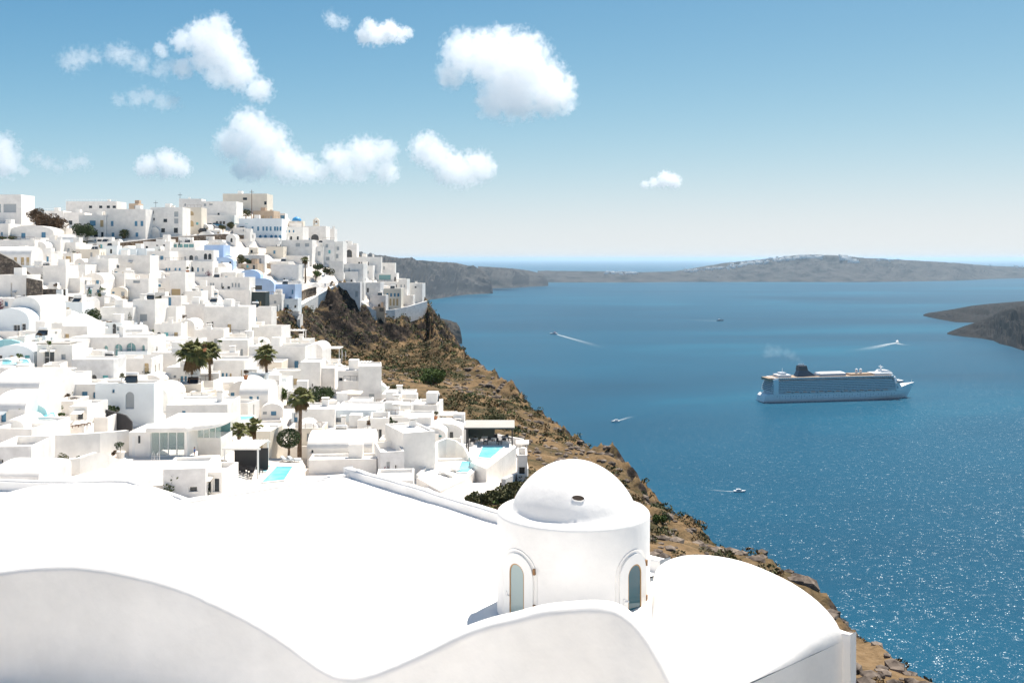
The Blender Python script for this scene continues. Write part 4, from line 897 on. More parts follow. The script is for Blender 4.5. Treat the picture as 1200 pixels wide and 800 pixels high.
for px, py in [(300,383),(320,373.5),(349,359),(370,347),(388,337),(397,332.5)]:
    q = hit(px, py); P_.append((q.x, q.y, q.z+.4))
wall_path('path', P_, 2.2, plaster, kind='structure', sink=5)
bd = []
for i, (x, y) in enumerate(_b[::-1]): bd.append((x, y, gz(x, y)+1.1))
wall_path('boundary_wall', bd, .5, plaster, 'white boundary wall between the lower houses and the dry slope', sink=6)
P2 = [(500,354,388),(480,360,376),(462,364,366),(440,366,357),(420,354,353)]
wall_path('boundary_wall', [(*at(*q)[:2], at(*q).z+.5) for q in P2], .6, greywash, 'grey white retaining wall along the headland cliff top', sink=6)

def water_mat():
    m = bpy.data.materials.new('pool_water'); m.use_nodes = True; b = m.node_tree.nodes['Principled BSDF']; n = m.node_tree.nodes; l = m.node_tree.links
    b.inputs['Roughness'].default_value = 0.06; b.inputs['IOR'].default_value = 1.33
    g = n.new('ShaderNodeNewGeometry'); t = n.new('ShaderNodeTexNoise'); t.inputs['Scale'].default_value = 0.5; l.new(g.outputs['Position'], t.inputs['Vector'])
    r = ramp(n, [(0.35, (0.14, 0.50, 0.58)), (0.65, (0.24, 0.60, 0.64))]); l.new(t.outputs[0], r.inputs[0]); l.new(r.outputs[0], b.inputs['Base Color'])
    bp = n.new('ShaderNodeBump'); bp.inputs['Distance'].default_value = 0.03; t2 = n.new('ShaderNodeTexNoise'); t2.inputs['Scale'].default_value = 2.5; l.new(g.outputs['Position'], t2.inputs['Vector'])
    l.new(t2.outputs[0], bp.inputs['Height']); l.new(bp.outputs[0], b.inputs['Normal']); return m
pool_water = water_mat()
def ccw(poly):
    a = sum(poly[i][0]*poly[(i+1) % len(poly)][1]-poly[(i+1) % len(poly)][0]*poly[i][1] for i in range(len(poly)))
    return poly if a > 0 else poly[::-1]
def slab(name, pix, zpix, lab, cat, down=6.0, material=plaster, dz=0.25, parapet=None, kind=None):
    Z = hit(*zpix).z+dz; poly = ccw([tuple(on_plane(px, py, Z)[:2]) for px, py in pix])
    c = (sum(p[0] for p in poly)/len(poly), sum(p[1] for p in poly)/len(poly)); r = empty(name, (c[0], c[1], Z-down))
    pl = [(x-c[0], y-c[1]) for x, y in poly]
    MB().prism(pl, 0, down).build('deck', material, r)
    if parapet:
        mb = MB(); n = len(pl)
        for i in parapet[0]:
            a, b = pl[i % n], pl[(i+1) % n]; d = Vector((b[0]-a[0], b[1]-a[1], 0)).normalized(); s_ = Vector((-d.y, d.x, 0))*.3
            q = [a, b, (b[0]+s_.x, b[1]+s_.y), (a[0]+s_.x, a[1]+s_.y)]; q = [(x-d.y*-.004, y-d.x*.004) for x, y in q]
            mb.prism(ccw(q), down-1.0, down+parapet[1])
        mb.build('parapet', material, r)
    tag(r, lab, cat, kind=kind); return r, Z
def pool(pix, Z, lab, rim=.35):
    poly = ccw([tuple(on_plane(px, py, Z)[:2]) for px, py in pix]); n = len(poly)
    c = (sum(p[0] for p in poly)/n, sum(p[1] for p in poly)/n); pl = [(x-c[0], y-c[1]) for x, y in poly]
    r = empty('swimming_pool', (c[0], c[1], Z))
    ou = [(x*(1+rim/max(math.hypot(x, y), .1)), y*(1+rim/max(math.hypot(x, y), .1))) for x, y in pl]
    mb = MB(); mb.add([(x, y, .14) for x, y in ou]+[(x, y, .14) for x, y in pl]+[(x, y, .03) for x, y in pl]+[(x, y, -.5) for x, y in ou],
        [(i, (i+1) % n, n+(i+1) % n, n+i) for i in range(n)]+[(n+i, n+(i+1) % n, 2*n+(i+1) % n, 2*n+i) for i in range(n)]+[(3*n+i, 3*n+(i+1) % n, (i+1) % n, i) for i in range(n)])
    mb.build('rim', pool_tile, r)
    mb = MB(); mb.add([(x, y, .06) for x, y in pl], [tuple(range(n))]); mb.build('water', pool_water, r)
    tag(r, lab, 'pool', 'swimming pools of the village'); return r
# pool terraces at the slope edge
_, z1 = slab('pool_terrace', [(488,559),(508,540),(550,539),(568,542),(545,561),(516,575)], (530,560), 'white terrace with a corner pool and curved back wall, lower of the two', 'terrace', 8, parapet=((3, 4), .35), dz=1.2)
pool([(536,554),(541,541.5),(562,541.5),(548,554)], z1, 'bright turquoise pool in the corner of the lower white terrace')
_, z2 = slab('pool_terrace', [(551,541),(558,519),(600,519.5),(605,523),(570,549)], (580,536), 'tall white pool terrace with a long retaining wall over the slope', 'terrace', 10, parapet=((2, 3), .3), dz=3.4)
pool([(560,536.5),(566,523),(592,523),(575,537.5)], z2, 'long turquoise pool on the tall terrace beside the dark canopy')
h(606,618,533,566,5,side=0,op=[],lab='narrow white tower with an open top pavilion at the slope edge')
wall_path('curved_wall', [(*on_plane(px, py, z1)[:2], z1+hh) for px, py, hh in [(506,546,1.6),(512,540,2.6),(522,537,2.7),(534,536.5,2.4),(544,537.5,1.7),(551,541,.6)]], .35, plaster, 'curved white wall sheltering the lower pool terrace', sink=3)
# pool by the pergola
_, z3 = slab('pool_terrace', [(292,578),(304,537),(352,536),(358,546),(350,575)], (330,556), 'pale terrace with the rectangular pool between the pergola and the bungalow', 'terrace', 5, parapet=((3,), .6), dz=.5, material=paving)
pool([(306,566),(324,547.5),(343,547.5),(333,563)], z3, 'rectangular turquoise pool below the round clipped tree')
pool([(305.5,553),(310,546),(317,546),(312,553.5)], z3, 'tiny plunge pool beside the rectangular turquoise pool', .2)
for pix, zp, lab in (([(456,471),(461,461),(474,461),(475,471)], (466,470), 'small round edged pool under the white canopy'), ([(36,493),(37,484),(63,484),(67,492)], (52,492), 'small pool behind the white stairs'),
                     ([(274,493),(277,488.5),(297,488.5),(297,493)], (288,493), 'narrow strip of pool behind the double palm terrace'), ([(498,505),(502,500),(513,500.5),(511,505.5)], (505,506), 'tiny pool on a roof terrace by the slope'),
                     ([(2,428),(3,422),(32,422),(36,428)], (18,428), 'shallow pool below the turquoise curved wall')):
    r, zz = slab('pool_deck', [(2*p[0]*.15+p[0]*.7-0, p[1]) for p in pix] if 0 else [(pix[0][0]-3, pix[0][1]+2.5), (pix[1][0]-2.5, pix[1][1]-2), (pix[2][0]+2.5, pix[2][1]-2), (pix[3][0]+3, pix[3][1]+2.5)], zp, 'white deck round the '+lab, 'deck', 4, dz=1.4)
    pool(pix, zz, lab, .2)
# turquoise curved wall at the far left
q0 = hit(18, 428); wall_path('curved_wall', [(*at(px, 424, q0.y+dy)[:2], q0.z+hh) for px, dy, hh in [(-8,4,3.4),(4,5,3.6),(14,5.2,3.6),(24,4.6,3.3),(32,3.2,2.4),(38,1,1.2)]], .4, mat('turquoise_wash', (0.42, 0.70, 0.72), .7, var=.06), 'pale turquoise curved wall behind the shallow pool', sink=4)
# curved black wall
q0 = hit(130, 500); wall_path('curved_wall', [(*at(px, 498, q0.y+dy)[:2], q0.z+hh) for px, dy, hh in [(108,2.0,1.1),(112,1.4,2.2),(124,.9,2.1),(138,.3,1.8),(148,0,1.5),(155,0,.7)]], .3, darkgrey, 'curved black painted garden wall with a rounded end', sink=3)
wall_path('terrace_wall', tops([(38,531,512),(50,531,510),(66,532,509),(90,533,508.5),(115,532,506.5),(135,530,505),(149,529,504)]), .6, plaster, 'long curving white terrace wall below the row of loungers', sink=4)
wall_path('terrace_wall', tops([(70,551,539),(92,551,536),(112,549,529.5),(126,548,532),(138,547,538),(149,545,538)]), .5, plaster, 'low wavy white wall beside the big planter', sink=3)

# ------------------------------------------------------------------ glass walled restaurant with its terrace
_, z4 = slab('restaurant_terrace', [(60,572),(76,552),(108,545),(148,534),(258,533),(260,549),(239,556),(196,568),(130,572)], (180,552), 'wide pale terrace deck in front of the glass walled restaurant', 'terrace', 5, material=paving, dz=.6, parapet=((5, 6), .25))
def glass_mat():
    m = bpy.data.materials.new('clear_glass'); m.use_nodes = True; b = m.node_tree.nodes['Principled BSDF']
    b.inputs['Base Color'].default_value = (0.55, 0.72, 0.70, 1); b.inputs['Roughness'].default_value = 0.03; b.inputs['Alpha'].default_value = 0.28; return m
clear_glass = glass_mat()
def restaurant():
    a = on_plane(151, 535, z4); Y = a.y; k = Y/F; r = empty('glass_restaurant', at(184, 535, Y)); r.location.z = z4
    X = lambda px: (px-184)*k; H = (535-506)*k
    MB().box(X(151), X(176), 0, 6, 0, H).build('wall', plaster, r)
    MB().box(X(155), X(158), -.03, .1, 0, H*.8).build('door', white_paint, r); MB().box(X(162), X(164.5), -.04, .05, H*.55, H*.85).build('window', win_dark, r)
    MB().box(X(176)+.05, X(216), 4.4, 4.6, 0, H).build('back_wall', win_grey, r)
    for i in range(4):
        x0 = X(176)+(X(216)-X(176))*i/4; x1 = X(176)+(X(216)-X(176))*(i+1)/4; y0 = .5*math.sin(i/4*1.6)*0
        w_ = MB().box(x0+.08, x1-.02, .25, .29, .12, H-.1).build('window', clear_glass, r); MB().box(x0, x0+.08, .18, .36, 0, H).build('frame', white_paint, w_)
    MB().box(X(176), X(217), .1, .45, 0, .12).build('threshold', white_paint, r)
    # rounded roof slab
    n = 14; pl = [(X(172), -.6), (X(219), -.4)]+[(X(219)+(X(251)-X(219))*math.sin(t), 6-5.2*math.cos(t)) for t in np.linspace(.15, 1.57, n)]+[(X(251), 11), (X(172), 11)]
    o = MB().prism(pl, H, H+.55).build('roof', plaster, r); bevel(o, .12, 2)
    MB().box(X(216), X(219), .0, 5, 0, H).build('pier', plaster, r)
    MB().box(X(219), X(247), 4.0, 9, -1, H*.52).build('base_wall', plaster, r)
    for i in range(4):
        x0 = X(219)+(X(247)-X(219))*i/4; x1 = X(219)+(X(247)-X(219))*(i+1)/4
        w_ = MB().box(x0+.06, x1-.02, 4.05, 4.09, H*.52, H-.02).build('window', clear_glass, r); MB().box(x0, x0+.06, 4.0, 4.14, H*.52, H).build('frame', white_paint, w_)
    MB().box(X(220), X(246), 8.4, 8.5, H*.5, H).build('back_wall', win_teal, r)
    for i in range(3):
        MB().box(X(182+i*10), X(182+i*10)+.9, 2.2, 3.1, .68, .74).build('table', white_paint, r)
    tag(r, 'glass walled restaurant with a thick white rounded roof slab', 'restaurant')
restaurant()
# glass balustrade along the terrace
r = empty('glass_balustrade', on_plane(196, 567, z4)); o0 = r.location.copy()
seq = [(130,571),(165,570),(196,567),(218,561),(239,555)]
for a, b in zip(seq[:-1], seq[1:]):
    A_, B_ = on_plane(*a, z4)-o0, on_plane(*b, z4)-o0; d = (B_-A_).normalized(); s_ = Vector((-d.y, d.x, 0))*.02
    for t in (0, .5):
        p, q = A_.lerp(B_, t)+d*.04, A_.lerp(B_, t+.5)-d*.04
        mb = MB(); c = [p-s_, q-s_, q+s_, p+s_]; mb.add([x+Vector((0, 0, .26)) for x in c]+[x+Vector((0, 0, 1.2)) for x in c], [(3,2,1,0),(4,5,6,7),(0,1,5,4),(1,2,6,5),(2,3,7,6),(3,0,4,7)]); mb.build('pane', clear_glass, r)
tag(r, 'clear glass balustrade along the restaurant terrace edge', 'balustrade')
# ladder rail of the terrace
q = on_plane(182, 541, z4); r = empty('pool_ladder', q)
for s_ in (-.3, .3): MB().tube([(s_, .5, 0), (s_, .5, .9), (s_, .2, 1.15), (s_, -.2, .9), (s_, -.25, 0)], [.03]*5, 5).build('rail', mat('steel_rail', (.6, .6, .6), .3, metal=.8), r)
for z in (.3, .6): MB().bar((-.3, .5, z), (.3, .5, z), .02, 4).build('rung', MATS['steel_rail'], r)
tag(r, 'small steel ladder rail on the restaurant terrace', 'ladder')

# ------------------------------------------------------------------ pergolas, canopies, furniture
def pergola(px0, px1, ytop, yb, dp, lab, slats=8, material=white_paint, solid=False, Z=None, zoff=0, roofm=None):
    p = hit((px0+px1)/2, yb) if Z is None else on_plane((px0+px1)/2, yb, Z); k = p.y/F; W = (px1-px0)*k; H = (yb-ytop)*k; r = empty('pergola', p)
    for x in (-W/2+.1, W/2-.1):
        for y in (.1, dp-.1): MB().box(x-.09, x+.09, y-.09, y+.09, -3, H).build('post', material, r)
    for y in (.1, dp-.1): MB().box(-W/2-.2, W/2+.2, y-.08, y+.08, H+.003, H+.2).build('beam', material, r)
    if solid: MB().box(-W/2-.25, W/2+.25, -.2, dp+.2, H+.203, H+.33).build('canopy', roofm or canvas_w, r)
    else:
        for i in range(slats):
            x = -W/2+W*(i+.5)/slats; MB().box(x-W/slats*.28, x+W/slats*.28, -.25, dp+.25, H+.203, H+.30).build('slat', material, r)
    tag(r, lab, 'pergola', 'pergolas and canopies'); return r, p, W, H
def chair(p, rz, material, lab):
    r = empty('chair', p, rz)
    MB().box(-.3, .3, -.3, .3, .38, .48).build('seat', material, r); MB().box(-.3, .3, .24, .32, .48, .95).build('backrest', material, r)
    for x in (-.26, .26):
        for y in (-.26, .26): MB().box(x-.03, x+.03, y-.03, y+.03, 0, .38).build('leg', material, r)
    tag(r, lab, 'chair', 'dark terrace chairs'); return r
def lounger(p, rz, lab, cushion=canvas_w, frame=white_paint):
    r = empty('sun_lounger', p, rz); MB().box(-.33, .33, -.95, .95, .2, .27).build('frame', frame, r)
    MB().box(-.3, .3, -.92, .35, .272, .36).build('cushion', cushion, r)
    mb = MB(); mb.add([(-.3,.37,.28),(.3,.37,.28),(.3,.95,.62),(-.3,.95,.62),(-.3,.37,.37),(.3,.37,.37),(.3,.92,.71),(-.3,.92,.71)], [(3,2,1,0),(4,5,6,7),(0,1,5,4),(1,2,6,5),(2,3,7,6),(3,0,4,7)]); mb.build('backrest', cushion, r)
    for x in (-.29, .29):
        for y in (-.85, .85): MB().box(x-.03, x+.03, y-.03, y+.03, 0, .2).build('leg', frame, r)
    tag(r, lab, 'sun lounger', 'sun loungers'); return r
_, pp, W_, H_ = pergola(262, 303, 527, 560, 5, 'slatted white pergola over black chairs beside the rectangular pool', 11, Z=z3+.05)
DR_ = random.Random(3)
for i in range(6): chair(Vector((pp.x-W_/2+.7+i*.62*W_/4.4, pp.y+1.2+(i % 2)*1.3, pp.z)), DR_.uniform(-.5, .5)+(math.pi if i % 2 else 0), darkgrey, 'black chair under the slatted white pergola')
MB().box(-W_/2, W_/2, 4.6, 4.8, 0, H_*.8).build('back_wall', darkgrey, _)
dk, pp, W_, H_ = pergola(546, 601, 503, 522, 6, 'dark canopied terrace restaurant with charcoal posts beside the long pool', material=darkgrey, solid=True, Z=z2+.02, roofm=mat('grey_canvas', (.42, .40, .37), .9, var=.1, scale=.5))
MB().box(-W_/2, -W_/2+.15, .2, 6, 0, H_).build('side_screen', slate, dk); MB().box(-W_/2, W_/2*.2, 5.6, 5.75, 0, H_*.7).build('back_screen', slate, dk)
for i in range(9):
    chair(Vector((pp.x-W_/2+.8+i*.88*W_/9, pp.y+1.0+(i % 3)*1.4, pp.z)), DR_.uniform(-3, 3), darkgrey, 'dark chair under the grey canopy of the terrace restaurant')
for i in range(4):
    t = empty('table', (pp.x-W_*.32+i*W_*.21, pp.y+1.7+(i % 2), pp.z)); MB().box(-.45, .45, -.45, .45, .70, .75).build('top', white_paint, t); MB().bar((0, 0, 0), (0, 0, .7), .06, 6).build('leg', darkgrey, t); tag(t, 'white topped table under the grey canopy of the terrace restaurant', 'table', 'restaurant tables')
pergola(510, 533, 488, 500, 3.5, 'white canopy on posts above the dark canopied restaurant', solid=True)
pergola(434, 452, 458, 468, 4, 'wide white sail canopy beside the small canopied pool', solid=True)
pergola(379, 398, 409, 424, 4, 'white roofed pergola at the top of the cliff stairs', solid=True)
pergola(416, 434, 426, 434, 4, 'small open white pergola on a flat roof by the slope', 5)
pergola(335, 356, 388, 402, 3, 'white post frame pergola with planters below the cliff', 4)
pergola(606.5, 618, 522, 534, 3, 'tiny white pavilion on top of the slope edge tower', solid=True)
pergola(44, 80, 404.5, 440, 2.5, 'flat grey awning over the black doorway', solid=True, roofm=MATS['grey_canvas'], Z=None)
pergola(275, 290, 263, 272, 4, 'pale blue canopy on the ridge beside the parked cars', solid=True, roofm=win_turq)
pergola(258, 284, 372, 395, 3, 'white porch frame with slim columns on the mid slope', 5)
pergola(247, 262, 284, 292, 3, 'open white frame below the ridge road', 4)
for i in range(7):
    q = hit(112+i*7.2, 396-i*.6); q.z += 3.3+.2*0; lounger(Vector((q.x, q.y+5, hit(128,423).z+ (423-396)*hit(128,423).y/F-.2)), .25, 'pale teal lounger on the terrace over the arched facade', win_grey if i % 2 else canvas_w)
for i in range(5):
    q = hit(69+i*7.0, 512-i*.6); q.z = max(q.z, gz(q.x, q.y))+1.0
    MB_ = lounger(q, -.5, 'cream sun lounger on the terrace above the long curving wall', canvas_w, wood)
for i, (px, py) in enumerate(((520, 556), (526, 558), (533, 552))): lounger(Vector((*on_plane(px, py, z1)[:2], z1)), .6, 'white sun lounger beside the lower corner pool')
for px, py in ((345, 541), (337, 541)): lounger(Vector((*on_plane(px, py, z3)[:2], z3)), 1.2, 'grey sun lounger beside the rectangular pool', win_grey)
def parasol(px, py, hgt, lab, material=canvas_w, open_=False, rad=1.4, cat='parasol'):
    p = hit(px, py); p.z = gz(p.x, p.y)+.3; r = empty('parasol', p)
    MB().bar((0, 0, 0), (0, 0, hgt), .05, 6).build('pole', white_paint, r)
    if open_:
        mb = MB(); mb.add([(-rad,-rad,hgt-.35),(rad,-rad,hgt-.35),(rad,rad,hgt-.35),(-rad,rad,hgt-.35),(0,0,hgt+.1)]+[(-rad,-rad,hgt-.55),(rad,-rad,hgt-.55),(rad,rad,hgt-.55),(-rad,rad,hgt-.55)], [(0,1,4),(1,2,4),(2,3,4),(3,0,4),(0,5,6,1),(1,6,7,2),(2,7,8,3),(3,8,5,0)]); mb.build('canopy', material, r)
    else: MB().lathe([(.06, hgt), (.12, hgt*.8), (.2, hgt*.45), (.05, hgt*.38)], 7).build('canopy', material, r)
    tag(r, lab, cat, 'terrace parasols')
for px, py in ((401,424),(405,425),(254,420),(300,415)): parasol(px, py, 2.6, 'closed white parasol on a terrace by the slope')
for px in (210, 217.5, 225): parasol(px, 293, 3.0, 'closed dark parasol on the terrace under the ridge road', darkgrey)
parasol(411, 478, 2.6, 'open square beige parasol on a lower terrace', cream, True, 1.9); parasol(438, 462, 2.5, 'open white parasol beside the small canopied pool', canvas_w, True, 1.5); parasol(84, 468, 2.5, 'open white parasol above the brown potted shrubs', canvas_w, True, 1.6); parasol(136, 476, 2.5, 'open cream parasol beside the curved black wall', cream, True, 1.6)

# ------------------------------------------------------------------ chapel dome, bell tower, poles, cars
blue_dome = mat('blue_dome_paint', (0.05, 0.28, 0.55), .5)
p = hit(346, 268); k = p.y/F; r = empty('domed_chapel', p)
MB().box(-2.6, 2.6, 0, 6, -4, 2.6).build('wall', plaster, r); MB().lathe([(2.1, 2.6), (2.1, 3.3), (2.0, 3.35)], 20, (0, 3, 0)).build('drum', plaster, r)
MB().lathe([(2.05*math.cos(t), 3.35+1.9*math.sin(t)) for t in np.linspace(0, 1.55, 9)], 20, (0, 3, 0)).build('dome', blue_dome, r, smooth=True); MB().bar((0, 3, 5.2), (0, 3, 6.0), .06, 4).bar((-.25, 3, 5.75), (.25, 3, 5.75), .05, 4).build('cross', white_paint, r)
tag(r, 'small white chapel with a bright blue dome on the skyline', 'chapel')
p = hit(370, 270); r = empty('bell_tower', p)
MB().box(-1.2, 1.2, 0, 2.4, -3, 2.6).build('wall', cream, r)
for x in (-.9, .9): MB().box(x-.3, x+.3, .3, 2.1, 2.6, 4.4).build('pillar', cream, r)
MB().add([(-1.2,.3,4.4),(1.2,.3,4.4),(1.2,2.1,4.4),(-1.2,2.1,4.4),(0,1.2,5.6)], [(0,1,4),(1,2,4),(2,3,4),(3,0,4),(3,2,1,0)]).build('cap', cream, r); MB().lathe([(.1, 4.2), (.35, 3.7), (.45, 3.2)], 10, (0, 1.2, 0)).build('bell', iron, r)
tag(r, 'cream bell tower with an open belfry beside the blue dome', 'tower')
for px, pt, pb, lab in ((295,222.5,246,'tall wooden utility pole beside the summit building'),(211,226,236,'thin antenna mast on the ridge tower'),(182.5,235,246,'short antenna mast over the tall grey block'),(33,240,262,'thin lamp pole beside the rust brown tree')):
    p = hit(px, pb+14) if pb < 250 else hit(px, pb); hgt = (p.z*0+CAMZ-(pt-HZ)/F*p.y)-p.z; r = empty('utility_pole', p)
    MB().bar((0, 0, -1), (0, 0, hgt), .16 if px == 295 else .1, 6, .1 if px == 295 else .06).build('pole', wood if px == 295 else darkgrey, r); MB().box(-.9, .9, -.06, .06, hgt-1.0, hgt-.85).build('crossarm', wood if px == 295 else darkgrey, r); tag(r, lab, 'pole')
tyre = mat('tyre_rubber', (.02, .02, .02), .8)
def car(px, py, body, lab, rz=0.0, big=False):
    p = hit(px, py); p.z = gz(p.x, p.y)+.35; r = empty('parked_car', p, rz); hh = 1.15 if big else 1.0
    prof = [(-2.1,.35),(-2.1,.85*hh),(-1.9,.98*hh),(1.0,.98*hh),(2.0,.80*hh),(2.1,.35)]
    mb = MB(); n = len(prof); mb.add([(x, -.85, z) for x, z in prof]+[(x, .85, z) for x, z in prof], [tuple(range(n))[::-1] if 0 else tuple(range(n-1, -1, -1)), tuple(range(n, 2*n))]+[(i, (i+1) % n, n+(i+1) % n, n+i) for i in range(n)]); bevel(mb.build('body', body, r), .06, 2)
    q = [(-1.75,.95*hh),(-1.35,1.45*hh),(.25,1.45*hh),(1.0,.95*hh)]
    MB().add([(x, -.74, z) for x, z in q]+[(x, .74, z) for x, z in q], [(3,2,1,0),(4,5,6,7),(0,1,5,4),(1,2,6,5),(2,3,7,6)]).build('cabin_glass', win_dark, r)
    MB().box(-1.3, .2, -.7, .7, 1.44*hh, 1.5*hh).build('roof', body, r)
    for x in (-1.3, 1.3):
        for y in (-.86, .86): MB().bar((x, y-.1, .33), (x, y+.1, .33), .33, 12).build('wheel', tyre, r)
    for y in (-.6, .6): MB().box(2.02, 2.12, y-.15, y+.15, .6, .74).build('headlight', white_paint, r)
    tag(r, lab, 'car', 'cars parked on the ridge')
paint = lambda n, c: mat(n, c, .3, .5)
silver, black, white_c, blue_c = paint('silver_paint', (.38, .42, .44)), paint('black_paint', (.015, .016, .018)), paint('white_car_paint', (.8, .8, .8)), paint('blue_car_paint', (.06, .22, .38))
car(108, 288.5, silver, 'pale silver car parked below the dark green ridge tree'); car(120.5, 287.5, black, 'black car parked beside the pale silver car', .1); car(137, 286.5, black, 'dark car parked under the small ridge palm'); car(198, 280, black, 'dark low car parked under the tall grey block', .2)
car(239, 275, black, 'black off road car parked above the stone road wall', 1.2, True); car(246, 267.5, white_c, 'white car parked beside the blue car on the ridge', .3); car(254.5, 267, blue_c, 'blue car parked beside the white car on the ridge', .3)
# ------------------------------------------------------------------ trees, shrubs, rocks
def leaf_mat(name, c1, c2, sc=3.0):
    m = mat(name, c1, .75, .2, col2=c2, scale=sc, contrast=(.35, .65)); b = m.node_tree.nodes['Principled BSDF']
    b.inputs['Subsurface Weight'].default_value = 0.0; return m
palm_green = leaf_mat('palm_frond', (.12, .14, .045), (.20, .19, .07)); palm_dry = leaf_mat('dry_frond', (.20, .13, .06), (.12, .08, .04)); bark = mat('palm_bark', (.27, .19, .13), .95, .1, col2=(.13, .09, .065), scale=3)
leaf_dark = leaf_mat('dark_leaf', (.030, .052, .018), (.06, .085, .03)); leaf_olive = leaf_mat('olive_leaf', (.075, .082, .032), (.12, .115, .05), 1.0); leaf_rust = leaf_mat('rust_leaf', (.13, .075, .038), (.075, .05, .028), 1.5)
leaf_bright = leaf_mat('bright_leaf', (.06, .105, .02), (.095, .13, .03)); scrub_dry = leaf_mat('dry_scrub', (.135, .095, .045), (.19, .13, .06), .8); pot_white = mat('white_pot', (.78, .75, .7), .7); pot_clay = mat('clay_pot', (.35, .16, .08), .8)
VR = random.Random(17)
def rv(): 
    while True:
        v = Vector((VR.uniform(-1, 1), VR.uniform(-1, 1), VR.uniform(-1, 1)))
        if .05 < v.length < 1: return v
def leaf_quad(mb, p, s_):
    a = rv().normalized(); b = a.orthogonal().normalized(); t = VR.uniform(0, 6.28); c = a.cross(b); u = b*math.cos(t)+c*math.sin(t); v = a.cross(u)*.55
    mb.add([p-u*s_, p-v*s_*.8, p+u*s_, p+v*s_*.8], [(0, 1, 2, 3)])
def leaf_cloud(mb, c, r, n, s_, flat=1.0, clumps=0):
    """leaves in the outer shell of uneven clumps"""
    cs = [(Vector(c), r)] if not clumps else [(Vector(c)+Vector((v.x*r*.75, v.y*r*.75, v.z*r*.6*flat)), r*VR.uniform(.32, .55)) for v in (rv() for _ in range(clumps))]
    for i in range(n):
        q, rr = cs[i % len(cs)]; v = rv(); v = v.normalized()*(v.length**.35); leaf_quad(mb, q+Vector((v.x, v.y, v.z*flat))*rr, s_*VR.uniform(.6, 1.3))
def tree(name, loc, trunk_h, r, n, s_, leaves, lab, cat='tree', flat=.85, clumps=14, limbs=5, group=None):
    t = empty(name, loc); mb = MB(); mb.tube([(0, 0, -1), (.05*r, 0, trunk_h*.5), (0, .05*r, trunk_h+r*.3)], [.09*r+.05, .075*r+.04, .05*r+.02], 7)
    for i in range(limbs):
        a = 6.28*i/limbs+VR.uniform(-.4, .4); mb.tube([(0, 0, trunk_h*.75), (math.cos(a)*r*.3, math.sin(a)*r*.3, trunk_h+r*.3*flat), (math.cos(a)*r*.65, math.sin(a)*r*.65, trunk_h+r*.75*flat)], [.05*r+.02, .035*r+.015, .012*r+.008], 5)
    mb.build('trunk', bark, t)
    mb = MB(); leaf_cloud(mb, (0, 0, trunk_h+r*.75*flat), r, n, s_, flat, clumps); mb.build('crown', leaves, t); tag(t, lab, cat, group); return t
def palm(loc, H, R, lab, lean=(0, 0), n=34, dry=10, name='palm_tree'):
    t = empty(name, loc); lx, ly = lean; mb = MB()
    k = 9; mb.tube([(lx*(i/k)**1.5, ly*(i/k)**1.5, -.8+(H+.8)*i/k) for i in range(k+1)], [(.30-.13*i/k+(.03 if i % 2 else 0))*min(1, R/1.6+.35) for i in range(k+1)], 8); mb.build('trunk', bark, t)
    top = Vector((lx, ly, H))
    def fronds(cnt, e0, e1, L0, L1, material, nm):
        mb = MB()
        for i in range(cnt):
            az = 2.4*i+VR.uniform(-.3, .3); el = e0+(e1-e0)*(i/max(cnt-1, 1))+VR.uniform(-.12, .12); L = VR.uniform(L0, L1)*R
            d = Vector((math.cos(az)*math.cos(el), math.sin(az)*math.cos(el), math.sin(el))); side = Vector((-math.sin(az), math.cos(az), 0)); base = top+d*L*.42+Vector((0, 0, -.05*L))
            mb.bar(top, base, .03*R, 3)
            for j in range(11):                         # the fan of leaflets, drooping at the tips
                f = -1.15+2.3*j/10; dd = (d*math.cos(f)+side*math.sin(f)).normalized(); ll = L*.62*(1-.25*abs(f)); wv = (side*math.cos(f)-d*math.sin(f))*.085*L
                m1 = base+dd*ll*.55; tip = base+dd*ll+Vector((0, 0, -ll*VR.uniform(.25, .5)))
                mb.add([base, m1-wv, tip, m1+wv], [(0, 1, 2, 3)])
        mb.build(nm, material, t)
    fronds(n, 1.25, -.45, .75, 1.05, palm_green, 'crown')
    if dry: fronds(dry, -.75, -1.3, .7, .95, palm_dry, 'dry_skirt')
    tag(t, lab, 'palm', 'palms of the village'); return t
def g(px, py, dz=.2):
    p = hit(px, py); p.z = gz(p.x, p.y)+dz; return p
p = g(224, 467); palm(p, 6.9, 3.2, 'tall palm with a shaggy dry skirt rising between the mid slope houses', (.3, 0), 40, 16)
p = g(240, 466); p.y += 3; palm(p, 6.9, 2.5, 'bushy palm crown behind the shaggy skirted palm', (-.2, 0), 44, 4)
p = g(313, 458); palm(p, 6.4, 2.5, 'slim single palm in front of a blank white wall', (-.3, .2), 34, 12)
p = g(351, 536, .8); palm(p, 7.2, 2.1, 'tall slim palm behind the round clipped tree', (.2, 0), 34, 10)
p = g(298, 520, .8); palm(p, 1.6, 1.7, 'short thick palm beside the slatted pergola', (0, 0), 26, 6); p = g(280, 522, .8); palm(p, 1.2, 1.8, 'low spreading palm behind the slatted pergola', (0, 0), 26, 0)
p = g(145.5, 284); palm(p, 2.6, 2.2, 'small palm on the ridge in front of the long grey building', (0, 0), 24, 3); p = g(358, 331); palm(p, 7.5, 1.7, 'brown tinged palm in the garden below the hotel', (-.2, 0), 26, 18)
p = g(357, 300); palm(g(326, 400), 2.5, 1.5, 'small palm among the planters under the cliff', (0, 0), 22, 2)
p = g(338, 540, .8); p.z = z3 if 'z3' in globals() else p.z
tree('clipped_tree', p, 1.5, 1.55, 2600, .13, leaf_dark, 'round clipped dark green tree beside the rectangular pool', flat=.82, clumps=0, limbs=4)
